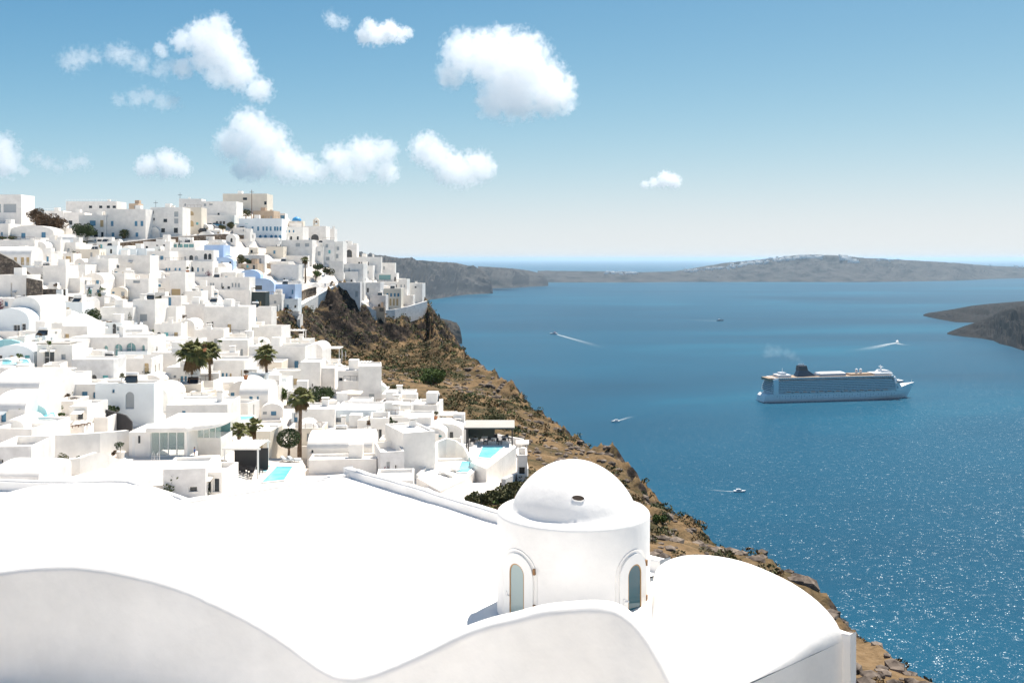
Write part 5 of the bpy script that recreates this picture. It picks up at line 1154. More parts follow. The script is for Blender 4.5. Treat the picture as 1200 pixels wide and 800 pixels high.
p = g(374, 480, .5); tree('pine_shrub', p, .6, 2.6, 2400, .2, leaf_dark, 'wide dark feathery shrub beside the tall slim palm', flat=.62, clumps=16); p = g(460, 520, .5); tree('pruned_tree', p, 1.9, 1.0, 700, .13, leaf_dark, 'small pruned tree with twin leaf balls before a dark window', flat=1.1, clumps=3, limbs=3)
p = g(60, 278); tree('rust_tree', p, 2.5, 5.0, 3600, .34, leaf_rust, 'windblown rust brown tree leaning behind the vaulted house', flat=.62, clumps=22); p = g(44, 270); tree('rust_tree', p, 3.0, 3.6, 2000, .32, leaf_rust, 'thin half bare rust brown tree beside the windblown one', flat=.7, clumps=14)
p = g(98, 284); tree('round_tree', p, 1.6, 3.9, 4200, .3, leaf_dark, 'dark green rounded tree on the ridge beside the porch house', flat=.68, clumps=20)
p = g(108, 386, .4); tree('leafy_bush', p, .5, 2.0, 2200, .17, leaf_dark, 'big dark leafy bush above the brown stone garden wall', flat=.95, clumps=12)
p = g(88, 286); tree('hedge', p, .1, 2.0, 900, .22, leaf_olive, 'olive hedge behind the parked silver car', flat=.45, clumps=8); p = g(98, 287.5); tree('hedge', p, .1, 1.8, 700, .22, leaf_olive, 'clipped hedge end beside the parked silver car', flat=.4, clumps=8)
for px, lab in ((3, 'low dark hedge before the far left vaulted house'), (14, 'short hedge beside the far left vaulted house')): p = g(px, 281.5); tree('hedge', p, .1, 1.5, 420, .2, leaf_dark, lab, flat=.45, clumps=6)
for px, py, r_, lab, lf in ((80,380,1.0,'small round shrub at the left of the garden wall',leaf_dark),(70,381,1.1,'low olive shrub on the garden wall',leaf_olive),(90,380,.9,'grassy shrub beside the big leafy bush',leaf_olive),(185,355,.9,'round olive shrub below the niche house',leaf_olive),(197,351,.7,'dark little shrub on the stair block',leaf_dark),
    (207,374,.8,'round dark shrub before the vaulted annex',leaf_dark),(284,389,.8,'olive shrub on the cliff steps',leaf_olive),(287,395,.8,'pale shrub beside the cliff steps',leaf_olive),(75,476,1.0,'golden brown potted shrub under the white parasol',leaf_rust),(88,478,1.0,'tawny shrub beside the golden brown one',leaf_rust),
    (133,489,1.0,'dark round shrub behind the curved black wall',leaf_dark),(64,560,.6,'grey green sapling beside the big planter',leaf_olive),(330,470,1.4,'bright green hedge clump below the blank wall',leaf_bright),(405,447,1.5,'rusty flower bush on the roof edge by the slope',leaf_rust),(238,352,1.2,'green creeper beside the pink terrace',leaf_olive),(262,366,.9,'leafy shrub on the pink sloping terrace',leaf_olive),
    (283,310,2.0,'brown scrubby bush among the sand walls',leaf_olive),(292,312,1.6,'dark bush among the sand walls',leaf_dark),(300,264,2.2,'dark scrub below the summit building',leaf_olive),(288,255,2.4,'wide dark scrub beside the utility pole',leaf_olive),(386,322,2.6,'rounded green bush in the hotel garden',leaf_olive),(370,327,2.0,'flat green bush in the hotel garden',leaf_bright),(372,320,2.2,'dark bush in the hotel garden',leaf_dark),(352,330,1.5,'small bush at the garden palm foot',leaf_dark),
    (453,331,1.2,'climbing plants on the headland balcony',leaf_dark),(460,331,1.0,'dark plants at the end of the headland balcony',leaf_dark),(470,360,1.3,'round shrub at the headland cliff top',leaf_dark),(261,271,1.6,'olive shrub beside the parked blue car',leaf_olive),(270,268,1.8,'dry shrub below the pale blue canopy',leaf_olive),(408,324,1.0,'green plant by the teal glass door',leaf_dark),
    (178,337,.8,'small shrub above the niche house',leaf_dark),(160,374,.7,'small terrace shrub on the white stair block',leaf_olive)):
    p = g(px, py, .3); tree('shrub', p, .05, r_, int(260+200*r_), .12+.03*r_+p.y/3500, lf, lab, 'shrub', flat=.8, clumps=6, limbs=3, group='shrubs of the village')
def settle(p):
    """drop a place onto whatever roof, terrace or lane lies under it"""
    r = S.ray_cast(DG, Vector((p.x, p.y, p.z+14)), Vector((0, 0, -1)))
    if r[0] and r[2].z > .8: p.z = r[1].z
    return p if r[0] and r[2].z > .8 else None
DG = bpy.context.evaluated_depsgraph_get(); DG.update()
def potted(px, py, r_, hgt, lab, lf=leaf_olive, pm=pot_white, dz=.3):
    p = settle(g(px, py, dz))
    if p is None: return
    t = empty('potted_plant', p); MB().lathe([(0, 0), (r_*.6, 0), (r_, hgt*.85), (r_*1.08, hgt), (r_*.9, hgt), (0, hgt*.93)], 12).build('pot', pm, t)
    mb = MB(); mb.bar((0, 0, hgt*.9), (0, 0, hgt+r_*1.1), .04, 5, .02); mb.build('stem', bark, t); mb = MB(); leaf_cloud(mb, (0, 0, hgt+r_*1.4), r_*1.15, 260, .1, .8, 5); mb.build('foliage', lf, t); tag(t, lab, 'potted plant', 'potted plants')
potted(76, 553, .62, 1.25, 'olive sapling in the big white planter before the wavy wall'); potted(141, 541, .5, 1.1, 'dark sprig in a white planter at the end of the wavy wall', leaf_dark); potted(121.5, 357, .6, .8, 'rounded plant in a blue grey pot by the cypresses', leaf_bright, win_grey); potted(146.5, 358, .7, .9, 'reddish plant in a blue grey pot by the dotted wall', leaf_rust, win_grey)
potted(42, 535, .35, .6, 'small plant in a clay pot by the terrace wall', leaf_rust, pot_clay); potted(183, 441, .5, 1.2, 'small plant in a tall white pot by the grey annex', leaf_bright); potted(38, 421, .35, .5, 'orange plant in a clay pot by the black doorway', leaf_rust, pot_clay); potted(257, 464, .4, .6, 'yellowish plant in a white pot by the low vault', leaf_bright)
for px, py, hh, lab in ((104.5,356,3.2,'slim dark cypress at the left of the low stone wall'),(118,355,3.4,'slim dark cypress at the right of the low stone wall'),(152.5,384,3.0,'slim dark cypress beside the short brown wall')):
    p = g(px, py, .3); t = empty('cypress', p); MB().bar((0, 0, -.3), (0, 0, hh*.5), .08, 5).build('trunk', bark, t); mb = MB()
    for i in range(420): z = VR.random(); rr = .42*math.sin(math.pi*(z*.9+.1))**.8; a = VR.uniform(0, 6.28); leaf_quad(mb, Vector((math.cos(a)*rr, math.sin(a)*rr, .2+z*hh)), .12)
    mb.build('crown', leaf_dark, t); tag(t, lab, 'cypress')
# --- the dry slope: bushes one can pick out, then scrub, grass tufts and stones
p = g(506, 450, 0); p.z = surf(p.x, p.y); tree('green_bush', p, .2, 4.6, 4200, .3, leaf_bright, 'large bright green bush in the middle of the dry slope', 'bush', flat=.5, clumps=16)
def on_slope(px, py): p = hit(px, py, 40); p.z = surf(p.x, p.y); return p
p = on_slope(776, 612); tree('dark_bush', p, .1, 1.1, 900, .12, leaf_dark, 'lone dark round bush beside the domed drum on the slope', 'bush', flat=.95, clumps=7); p = on_slope(769, 618); tree('green_bush', p, .1, 1.0, 700, .12, leaf_bright, 'bright green bush beside the lone dark bush', 'bush', flat=.7, clumps=6)
for px, py, r_, lab in ((560,595,1.4,'olive bush below the lower pool terrace'),(585,590,1.5,'wide olive bush below the tall pool terrace'),(605,578,1.3,'olive bush under the narrow white tower'),(545,590,1.2,'dry olive bush at the corner of the lower pool terrace'),(578,505,2.4,'green brown bush behind the dark canopied restaurant'),(590,500,2.0,'leafy bush at the slope behind the dark canopy')):
    p = on_slope(px, py); tree('olive_bush', p, .1, r_, 1500, .2, leaf_olive, lab, 'bush', flat=.6, clumps=9)
SR = np.random.RandomState(4)
scr = {k: MB() for k in ('olive', 'dark', 'dry', 'bright')}; rocks = MB(); nS = 0
ico = bmesh.new(); bmesh.ops.create_icosphere(ico, subdivisions=1, radius=1.0); IV = [v.co.copy() for v in ico.verts]; IF = [[v.index for v in f.verts] for f in ico.faces]; ico.free()
XS = SR.uniform(-70, 66, 34000); YS_ = 30+390*SR.rand(34000)**1.1
sd_, _ = edge_dist(XS, YS_); inv_ = poly_in(VILLAGE, XS, YS_)
for x, y, sd1, iv in zip(XS, YS_, sd_, inv_):
    if iv or sd1 > 9 or (x < 4 and y < 60): continue
    dn = .9*mnoise.fractal(Vector((x*.075, y*.045, 4)), 1, 2, 4)+.5*mnoise.noise(Vector((x*.022, y*.016, 8))); far = y > 300
    z = surf(x, y); sl = abs(surf(x+1.2, y)-z)+abs(surf(x, y+1.2)-z)
    if dn+VR.uniform(-.16, .16) > (-.07 if not far else -.3) and nS < 8500:
        if sl > 3.4 and VR.random() < .6: continue
        nS += 1; r_ = (.25+.85*VR.random()**2)*(1.4 if far else 1); k = VR.random(); key = 'olive' if k < .46 else 'dry' if k < .74 else 'dark' if k < .94 else 'bright'
        n = int(max(12, 60*min(1.3, 95/y))); s_ = r_*(.24 if y < 140 else .34)
        mb = scr[key]
        for i in range(n):
            v = rv().normalized(); leaf_quad(mb, Vector((x+v.x*r_*.8, y+v.y*r_*.8, z+r_*.35+v.z*r_*.45)), s_*VR.uniform(.6, 1.2))
    elif VR.random() < (.10+.25*(sd1 > -14)) :
        r_ = VR.uniform(.2, .7)*(1.5 if sd1 > -6 and VR.random() < .3 else 1); sc = Vector((VR.uniform(.7, 1.5), VR.uniform(.7, 1.4), VR.uniform(.5, .9))); jit = VR.random()*50
        rocks.add([(x+v.x*r_*sc.x*(1+.35*mnoise.noise(v*1.7+Vector((jit, 0, 0)))), y+v.y*r_*sc.y*(1+.35*mnoise.noise(v*1.9+Vector((0, jit, 0)))), z+v.z*r_*sc.z) for v in IV], IF)
for key, mt_ in (('olive', leaf_olive), ('dark', leaf_dark), ('dry', scrub_dry), ('bright', leaf_bright)):
    tag(scr[key].build(key+'_scrub', mt_), {'olive': 'olive green scrub covering the dry slope', 'dark': 'dark green scrub dotted over the dry slope', 'dry': 'dry brown tufts covering the slope', 'bright': 'bright green tufts dotted over the slope'}[key], 'scrub', kind='stuff')
rock_mat = mat('loose_rock', (.27, .22, .18), .95, .1, col2=(.045, .036, .032), scale=.8)
tag(rocks.build('loose_rocks', rock_mat), 'loose brown rocks along the cliff edge and slope', 'rocks', kind='stuff')

# ------------------------------------------------------------------ people on the lanes
def person_mesh():
    J = {'pelvis': ((0, 0, .95), .15), 'waist': ((0, 0, 1.1), .13), 'chest': ((0, 0, 1.33), .16), 'neck': ((0, 0, 1.50), .06), 'head': ((0, .01, 1.62), .10), 'crown': ((0, 0, 1.72), .085),
         'shl': ((-.19, 0, 1.42), .065), 'ell': ((-.25, .02, 1.15), .05), 'hdl': ((-.24, .1, .90), .04), 'shr': ((.19, 0, 1.42), .065), 'elr': ((.25, -.04, 1.16), .05), 'hdr': ((.24, .02, .90), .04),
         'hpl': ((-.1, 0, .88), .095), 'knl': ((-.11, .1, .50), .07), 'anl': ((-.11, .02, .08), .05), 'tol': ((-.11, .16, .03), .045), 'hpr': ((.1, 0, .88), .095), 'knr': ((.11, 0, .49), .07), 'anr': ((.11, -.16, .09), .05), 'tor': ((.11, -.02, .03), .045)}
    E = [('pelvis', 'waist'), ('waist', 'chest'), ('chest', 'neck'), ('neck', 'head'), ('head', 'crown'), ('chest', 'shl'), ('shl', 'ell'), ('ell', 'hdl'), ('chest', 'shr'), ('shr', 'elr'), ('elr', 'hdr'), ('pelvis', 'hpl'), ('hpl', 'knl'), ('knl', 'anl'), ('anl', 'tol'), ('pelvis', 'hpr'), ('hpr', 'knr'), ('knr', 'anr'), ('anr', 'tor')]
    K = list(J); me = bpy.data.meshes.new('person'); me.from_pydata([J[k][0] for k in K], [(K.index(a), K.index(b)) for a, b in E], [])
    o = bpy.data.objects.new('person', me); COL.objects.link(o); o.modifiers.new('s', 'SKIN'); o.modifiers.new('d', 'SUBSURF').levels = 1
    for k, sv in zip(K, me.skin_vertices[0].data): sv.radius = (J[k][1], J[k][1]*(.75 if k in ('chest', 'waist', 'pelvis') else 1)); sv.use_root = (k == 'pelvis')
    dg = bpy.context.evaluated_depsgraph_get(); dg.update(); m2 = bpy.data.meshes.new_from_object(o.evaluated_get(dg)); bpy.data.objects.remove(o); return m2
skin_m = mat('skin', (.50, .30, .20), .6); hair_m = mat('hair', (.04, .025, .015), .7); cloth = dict(black=mat('black_cloth', (.02, .02, .022), .9), red=mat('red_cloth', (.4, .05, .04), .9), blue=mat('blue_cloth', (.06, .12, .3), .9), white=mat('white_cloth', (.75, .74, .7), .9))
PM = person_mesh()
def person(px, py, shirt, legs, rz, lab, Z=None):
    p = g(px, py, .25) if Z is None else on_plane(px, py, Z); m = PM.copy(); m.materials.clear()
    for q in (skin_m, cloth[shirt], cloth[legs], hair_m): m.materials.append(q)
    for f in m.polygons:
        z = f.center.z; x = abs(f.center.x); f.use_smooth = True
        f.material_index = 3 if z > 1.66 or (z > 1.56 and f.center.y < -.02) else 0 if z > 1.49 or (x > .19 and z < 1.2) else 1 if z > .98 else 2 if z > .1 else 3
    o = bpy.data.objects.new('person', m); COL.objects.link(o); o.location = p; o.rotation_euler = (0, 0, rz); tag(o, lab, 'person')
person(389, 336, 'black', 'black', .6, 'person in black walking up the white cliff path'); person(381, 340.5, 'white', 'blue', -2.4, 'person in a white shirt walking down the white cliff path'); person(347, 284, 'black', 'black', 1.5, 'person in black standing below the blue dome')
person(333, 369, 'red', 'black', -.5, 'person in a red shirt on the lower cliff path'); person(228, 541, 'blue', 'white', 2.0, 'person in a blue shirt on the restaurant terrace', z4)

# --- pots on the terraces
PR = random.Random(31); pc = 0
for _ in range(900):
    if pc >= 46: break
    px, py = PR.uniform(5, 545), PR.uniform(300, 545); p = hit(px, py)
    if not poly_in(VILLAGE, np.array([p.x]), np.array([p.y]))[0] or (140 < px < 360 and py > 500): continue
    pc += 1; potted(px, py, PR.uniform(.3, .5), PR.uniform(.5, .8), 'small shrub in a '+('clay' if pc % 3 == 0 else 'white')+' pot on a village lane', PR.choice([leaf_olive, leaf_bright, leaf_dark, leaf_rust]), pot_clay if pc % 3 == 0 else pot_white, 1.2)
# ------------------------------------------------------------------ clouds: real volumes high above the bay
def puff_domain(name, blobs, grow, vox):
    """closed hull round a cluster of balls, as one real mesh"""
    bm = bmesh.new()
    for x, y, z, r in blobs:
        bmesh.ops.create_icosphere(bm, subdivisions=2, radius=r*grow, matrix=Matrix.Translation((x, y, z)))
    me = bpy.data.meshes.new(name); bm.to_mesh(me); bm.free()
    t = bpy.data.objects.new(name, me); COL.objects.link(t)
    rm = t.modifiers.new('r', 'REMESH'); rm.mode = 'VOXEL'; rm.voxel_size = vox
    dg = bpy.context.evaluated_depsgraph_get(); dg.update()
    m2 = bpy.data.meshes.new_from_object(t.evaluated_get(dg)); m2.name = name
    bpy.data.objects.remove(t); bpy.data.meshes.remove(me)
    return m2
def puff_mat(name, blobs, dens, size, amp, thr, soft, nscale, seed, col=(0.99, 0.993, 1.0), aniso=0.15, step=0.4, detail=5.0):
    m = bpy.data.materials.new(name); m.use_nodes = True; N = m.node_tree.nodes; L = m.node_tree.links; N.clear()
    v = N.new('ShaderNodeVolumePrincipled'); v.inputs['Color'].default_value = (*col, 1); v.inputs['Anisotropy'].default_value = aniso
    o = N.new('ShaderNodeOutputMaterial'); L.new(v.outputs[0], o.inputs['Volume'])
    pos = N.new('ShaderNodeTexCoord').outputs['Object']
    def mt(op, a, b=None, c=None):
        k = N.new('ShaderNodeMath'); k.operation = op
        for i, q in enumerate((a, b, c)):
            if q is None: continue
            if isinstance(q, (int, float)): k.inputs[i].default_value = q
            else: L.new(q, k.inputs[i])
        return k.outputs[0]
    nz = N.new('ShaderNodeTexNoise'); nz.noise_dimensions = '4D'; nz.inputs['W'].default_value = seed; nz.inputs['Scale'].default_value = nscale/size; nz.inputs['Detail'].default_value = detail
    nz.inputs['Roughness'].default_value = 0.6; nz.inputs['Distortion'].default_value = 0.25; L.new(pos, nz.inputs['Vector'])
    tot = None
    for x, y, z, r in blobs:
        d = N.new('ShaderNodeVectorMath'); d.operation = 'DISTANCE'; L.new(pos, d.inputs[0]); d.inputs[1].default_value = (x, y, z)
        f = mt('SUBTRACT', 1.0, mt('DIVIDE', d.outputs['Value'], r))
        tot = f if tot is None else mt('SMOOTH_MAX', tot, f, 0.25)
    q = mt('ADD', tot, mt('MULTIPLY', mt('SUBTRACT', nz.outputs[0], 0.5), amp*2))
    mr = N.new('ShaderNodeMapRange'); mr.interpolation_type = 'SMOOTHSTEP'; L.new(q, mr.inputs[0]); mr.inputs[1].default_value = thr; mr.inputs[2].default_value = thr+soft
    L.new(mt('MULTIPLY', mr.outputs[0], dens), v.inputs['Density'])
    m.cycles.volume_step_rate = step
    return m
dense_cloud, thin_cloud = 1, 2
CLOUDS = [
 ('large rounded white cloud above the bay, biggest of the group', 141, dense_cloud, [(545,62,26),(575,66,32),(610,72,35),(640,96,28),(600,102,34),(578,118,20),(655,115,20),(528,88,17),(560,46,11),(590,42,13),(622,48,12),(668,98,8),(640,120,18),(612,122,18)]),
 ('ragged white cloud leaning over the village with a torn left edge', 124, dense_cloud, [(214,48,14),(238,46,22),(258,34,16),(262,62,26),(280,85,22),(302,104,16),(234,72,14),(216,82,12),(252,88,14),(190,60,9)]),
 ('thin stretched wisp of cloud beside the ragged one', 122, thin_cloud, [(82,72,17),(98,68,15),(114,68,12),(132,62,16),(150,67,16),(168,76,16),(186,80,15),(200,76,13),(140,118,11),(156,115,13),(172,112,14),(188,118,14),(204,120,12)]),
 ('long heaped white cloud resting just above the hilltop town', 216, dense_cloud, [(290,150,24),(272,168,20),(312,166,24),(332,190,22),(358,198,17),(300,192,20),(284,200,12),(398,188,19),(428,184,22),(450,178,16),(452,200,15),(378,203,12),(420,204,12),(402,203,12)]),
 ('lumpy white cloud shaped like a bean beside the long heap', 220, dense_cloud, [(500,176,19),(514,184,18),(534,198,20),(560,196,19),(522,203,14),(573,197,10),(504,162,9),(545,205,14)]),
 ('small flat-bottomed white cloud above the parked cars ridge', 209, dense_cloud, [(176,195,13),(194,189,15),(209,195,13),(166,199,8),(192,200,10)]),
 ('half seen white cloud trailing small scraps toward the small flat-bottomed one', 206, dense_cloud, [(4,176,19),(-12,185,24),(12,194,15),(28,200,7),(-40,180,26),(-60,190,18)]),
 ('pair of faint cloud scraps low over the white village', 202, thin_cloud, [(44,186,10),(54,191,11),(66,197,9),(80,194,9),(90,190,11),(98,190,11)]),
 ('small white tuft of cloud with two horns', 54, dense_cloud, [(428,42,11),(440,40,13),(454,40,12),(468,40,10),(433,30,9),(457,30,8),(478,39,7)]),
 ('faint scrap of cloud beside the tuft with two horns', 46, thin_cloud, [(386,20,11),(394,27,11),(404,28,9)]),
 ('lone little cloud over the open bay above the far hills', 218, dense_cloud, [(780,209,9),(790,212,9),(766,214,6),(756,216,5),(776,214,7)]),
]
CR = random.Random(5)
for i, (lab, base, mt_, bl) in enumerate(CLOUDS):
    Y = 1250.0/((HZ-base)/F); c = at(sum(b[0] for b in bl)/len(bl), sum(b[1] for b in bl)/len(bl), Y); k = Y/F
    B = [((px-600)*k-c.x, CR.uniform(-.5, .5)*r*k, CAMZ-(py-HZ)*k-c.z, r*k*1.28) for px, py, r in bl]
    rad = sum(b[3] for b in B)/len(B)
    thin = mt_ == thin_cloud
    m2 = puff_mat('cumulus', B, (0.7 if thin else 1.25)/rad, rad, 1.25 if thin else 1.05, 0.26 if thin else 0.10, 0.7 if thin else 0.40, 2.8 if thin else 3.0, i*3.7, aniso=0.55, step=0.35)
    me = puff_domain('cloud', B, 1.12, rad*.22); me.materials.append(m2)
    o = bpy.data.objects.new('cloud', me); COL.objects.link(o); o.location = c
    tag(o, lab, 'cloud', 'clouds over the bay')

# ------------------------------------------------------------------ the cruise ship
ship_white = mat('ship_white', (0.88, 0.87, 0.86), 0.45, 0.4, var=0.05, scale=0.05)
ship_grey = mat('ship_pale_grey', (0.50, 0.53, 0.58), 0.5)
ship_glass = mat('ship_dark_glass', (0.17, 0.20, 0.24), 0.3, 0.5)
ship_rail = mat('ship_balcony_glass', (0.60, 0.64, 0.68), 0.25, 0.5)
ship_blue = mat('funnel_navy', (0.022, 0.045, 0.095), 0.4, 0.4)
ship_deck = mat('ship_teak_deck', (0.38, 0.27, 0.18), 0.7, var=0.2, scale=0.2)
ship_orange = mat('lifeboat_orange', (0.55, 0.17, 0.05), 0.5)
ship_dark = mat('funnel_dark_top', (0.05, 0.05, 0.055), 0.6)
def build_ship():
    st = at(893, 469.6, CAMZ*F/(469.6-HZ)); bw = at(1055, 465.0, CAMZ*F/(465.0-HZ)); mid = (st+bw)/2
    sh = empty('cruise_ship', (mid.x+12, mid.y, 0), math.atan2(bw.y-st.y, bw.x-st.x)); sh.scale = (1.05, 1.05, 1.05)
    tag(sh, 'large white cruise ship with rows of balconies and a dark blue funnel', 'ship')
    HB = 18.5
    # hull: lofted stations
    stn = [(-145, .86, 9.5), (-141, .93, 13.2), (-128, 1, 14), (-60, 1, 14), (40, 1, 14), (80, .97, 14.4), (100, .86, 16.5), (116, .66, 21.0), (128, .44, 24.0), (138, .22, 25.2), (146, .02, 26.2)]
    mb = MB(); rows = 7
    for x, wd, top in stn:
        for sg in (1, -1):
            for k in range(rows):
                t = k/(rows-1); fl = 0.55+0.45*min(1, t*2.2) if x > 70 else (0.86+0.14*min(1, t*3))
                rake = (1-t)*(16 if x > 130 else 10 if x > 110 else 4 if x > 95 else 0) - (1-t)*(-3 if x < -138 else 0)
                mb.v.append((x-rake, sg*HB*wd*fl, -2+(top+2)*t))
    q = rows*2
    for i in range(len(stn)-1):
        for k in range(rows-1):
            a, b = i*q+k, (i+1)*q+k; mb.f += [[a+1, b+1, b, a]]; a += rows; b += rows; mb.f += [[a, b, b+1, a+1]]
        a, b = i*q+rows-1, (i+1)*q+rows-1; mb.f.append([a, a+rows, b+rows, b])
    mb.f.append([k for k in range(rows)]+[rows+k for k in range(rows-1, -1, -1)]); mb.m = [0]*len(mb.f)
    hull = mb.build('hull', ship_white, sh)
    auto_smooth(hull, 30)
    mb = MB()
    for x in range(-125, 100, 5):
        if RND.random() < .8: mb.box(x, x+1.1, -HB-.06, -HB+.05, 9.3, 10.5)
        if x % 10 == 0: mb.box(x, x+1.1, -HB-.06, -HB+.05, 6.2, 7.2)
    o = mb.build('portholes', ship_glass, sh); o['kind'] = 'stuff'
    # promenade gap, then the block of cabin decks
    MB().box(-134, 104, -HB+3.2, HB-3.2, 13.9, 18.2).build('promenade_wall', ship_grey, sh)
    for k in range(7):
        z = 18.0+k*2.95; x1 = 106-k*1.6-(4 if k > 4 else 0); x0 = -136+max(0, k-2)*1.3
        MB().box(x0, x1, -HB-.5, HB+.5, z, z+.45).build('deck', ship_white, sh)
        if k < 6:
            MB().box(x0+1, x1-1.5, -HB+1.6, HB-1.6, z+.45, z+2.95).build('cabin_wall', ship_glass, sh)
            f = MB()
            for x in np.arange(x0+2, x1-3, 2.9): f.box(x, x+.18, -HB-.1, -HB+1.5, z+.45, z+2.95); f.box(x, x+.18, HB-1.5, HB+.1, z+.45, z+2.95)
            o = f.build('balcony_dividers', ship_white, sh); o['kind'] = 'stuff'
            MB().box(x0+1, x1-2, -HB-.35, -HB-.25, z+.45, z+1.5).build('balcony_glass', ship_rail, sh)
    # wrap at the stern quarter and the sloping bridge front
    MB().box(-131, -122, -HB-.7, HB+.7, 12, 38.8).build('stern_tower', ship_white, sh)
    mb = MB(); mb.add([(100,-HB,14),(118,-HB*.62,14.5),(118,HB*.62,14.5),(100,HB,14),(95,-HB,38.5),(101,-HB*.8,38.5),(101,HB*.8,38.5),(95,HB,38.5)],
                      [(0,1,5,4),(1,2,6,5),(2,3,7,6),(4,5,6,7),(3,0,4,7)]); mb.build('bridge_front', ship_white, sh)
    MB().box(104, 112, -HB-2.5, HB+2.5, 28.5, 31.0).build('bridge', ship_glass, sh)
    MB().box(103, 112.5, -HB-2.8, HB+2.8, 31.0, 32.2).build('bridge_roof', ship_white, sh)
    # top decks
    MB().box(-128, 96, -HB+1, HB-1, 38.6, 41.2).build('lido_deck', ship_white, sh)
    f = MB()
    for x in np.arange(-120, 90, 4): f.box(x, x+2.6, -HB+.9, -HB+1.1, 39.1, 40.6)
    o = f.build('lido_windows', ship_glass, sh); o['kind'] = 'stuff'
    MB().box(-125, 92, -HB+2, HB-2, 41.2, 41.6).build('sun_deck', ship_deck, sh)
    MB().box(-40, 8, -11, 11, 41.6, 46.2).build('pool_roof', ship_grey, sh)
    mb = MB(); mb.add([(-40,-11,46.2),(8,-11,46.2),(4,0,48.4),(-37,0,48.4),(8,11,46.2),(-40,11,46.2)], [(0,1,2,3),(2,4,5,3),(0,3,5),(1,4,2)]); mb.build('pool_canopy', ship_white, sh)
    MB().box(-118, -95, -12, 12, 41.6, 45.5).build('aft_deckhouse', ship_white, sh)
    MB().box(-112, -102, -8, 8, 45.5, 48.8).build('aft_lounge', ship_grey, sh)
    MB().box(-138, -120, -15, 15, 36, 40.5).build('stern_terrace', ship_deck, sh)
    MB().box(62, 96, -13, 13, 41.6, 45.0).build('forward_deckhouse', ship_white, sh)
    mb = MB(); mb.add([(74,-10,45),(98,-10,45),(98,10,45),(74,10,45),(78,-8,49.5),(92,-8,49.0),(92,8,49.0),(78,8,49.5)], [(0,1,5,4),(1,2,6,5),(2,3,7,6),(3,0,4,7),(4,5,6,7)]); mb.build('observation_lounge', ship_white, sh)
    for x in (34, 42):
        MB().box(x-1.2, x+1.2, -2, 2, 41.6, 48).build('radar_post', ship_white, sh)
        mb = MB().lathe([(2.5*math.cos(t), 50+2.5*math.sin(t)) for t in np.linspace(-1.4, 1.57, 8)], 12, (x, 0, 0)); mb.build('radar_dome', ship_white, sh, smooth=True)
    MB().box(18, 60, -9, 9, 41.6, 44.2).build('sports_deck', ship_deck, sh)
    # funnel: raked, navy with a dark top
    mb = MB(); mb.add([(-82,-7,41.6),(-46,-7,41.6),(-46,7,41.6),(-82,7,41.6),(-77,-6,52),(-61,-6,52),(-61,6,52),(-77,6,52)], [(0,1,5,4),(1,2,6,5),(2,3,7,6),(3,0,4,7),(4,5,6,7)])
    mb.build('funnel', ship_blue, sh)
    mb = MB(); mb.add([(-78,-6.4,52),(-61,-6.4,52),(-61,6.4,52),(-78,6.4,52),(-77,-5.5,60),(-63,-5.5,60),(-63,5.5,60),(-77,5.5,60)], [(0,1,5,4),(1,2,6,5),(2,3,7,6),(3,0,4,7),(4,5,6,7)])
    mb.build('funnel_top', ship_dark, sh)
    for x in (-74, -70, -66): MB().bar((x, 0, 59), (x-1, 0, 63), 1.1, 8).build('exhaust_pipe', ship_grey, sh)
    mb = MB(); mb.add([(-61,-5,44),(-38,-5,42),(-38,5,42),(-61,5,44),(-61,-5,50),(-61,5,50)], [(0,1,4),(1,2,5,4),(2,3,5)]); mb.build('funnel_fairing', ship_grey, sh)
    MB().bar((82, 0, 49), (80, 0, 58), 1.6, 6, .5).build('mast', ship_white, sh)
    MB().box(79, 83, -5, 5, 54.5, 55.2).build('mast_yard', ship_white, sh)
    MB().bar((-106, 0, 48.8), (-106, 0, 56), .9, 6, .4).build('aft_mast', ship_white, sh)
    MB().bar((141, 0, 25), (141, 0, 31), .35, 5).build('bow_staff', ship_white, sh)
    for k in range(13):
        x = -104+k*15.2
        b = MB(); b.add([(-5,-1.6,0),(5,-1.6,0),(6,0,1.2),(5,1.6,0),(-5,1.6,0),(-6,0,1.2),(-5,-1.2,-1.2),(5,-1.2,-1.2),(5,1.2,-1.2),(-5,1.2,-1.2)],
                        [(0,6,7,1),(1,7,8,3,2),(3,8,9,4),(4,9,6,0,5),(6,9,8,7),(0,1,2,3,4,5)])
        lb = b.build('lifeboat', ship_white, sh, (x, -HB-.6, 16.0))
        MB().add([(-4.4,-1.3,0),(4.4,-1.3,0),(4.4,1.3,0),(-4.4,1.3,0),(-3.4,-.8,1.4),(3.4,-.8,1.4),(3.4,.8,1.4),(-3.4,.8,1.4)], [(0,1,5,4),(1,2,6,5),(2,3,7,6),(3,0,4,7),(4,5,6,7)]).build('canopy', ship_orange, lb)
    return sh
ship = build_ship()
# exhaust smoke drifting aft
sp = [(936, 421, 4), (930, 417, 6), (922, 414, 7), (913, 412, 8), (902, 411, 9)]
c = at(918, 415, 1830); B = [((px-600)/F*1830-c.x, RND.uniform(-6, 6), CAMZ-(py-HZ)/F*1830-c.z, r*1.55*1.5) for px, py, r in sp]
B.insert(0, (ship.matrix_basis @ Vector((-71, 0, 66))-c)[:]+(7.0,))
me = puff_domain('smoke', B, 1.05, 3.5); me.materials.append(puff_mat('exhaust_smoke', B, 0.006, 12.0, 0.9, 0.25, 0.6, 1.6, 2.0, (0.93, 0.94, 0.96), 0.2, 0.8, 3.0))
o = bpy.data.objects.new('smoke', me); COL.objects.link(o); o.location = c
tag(o, 'thin white smoke drifting back from the cruise ship funnel', 'smoke', kind='stuff')
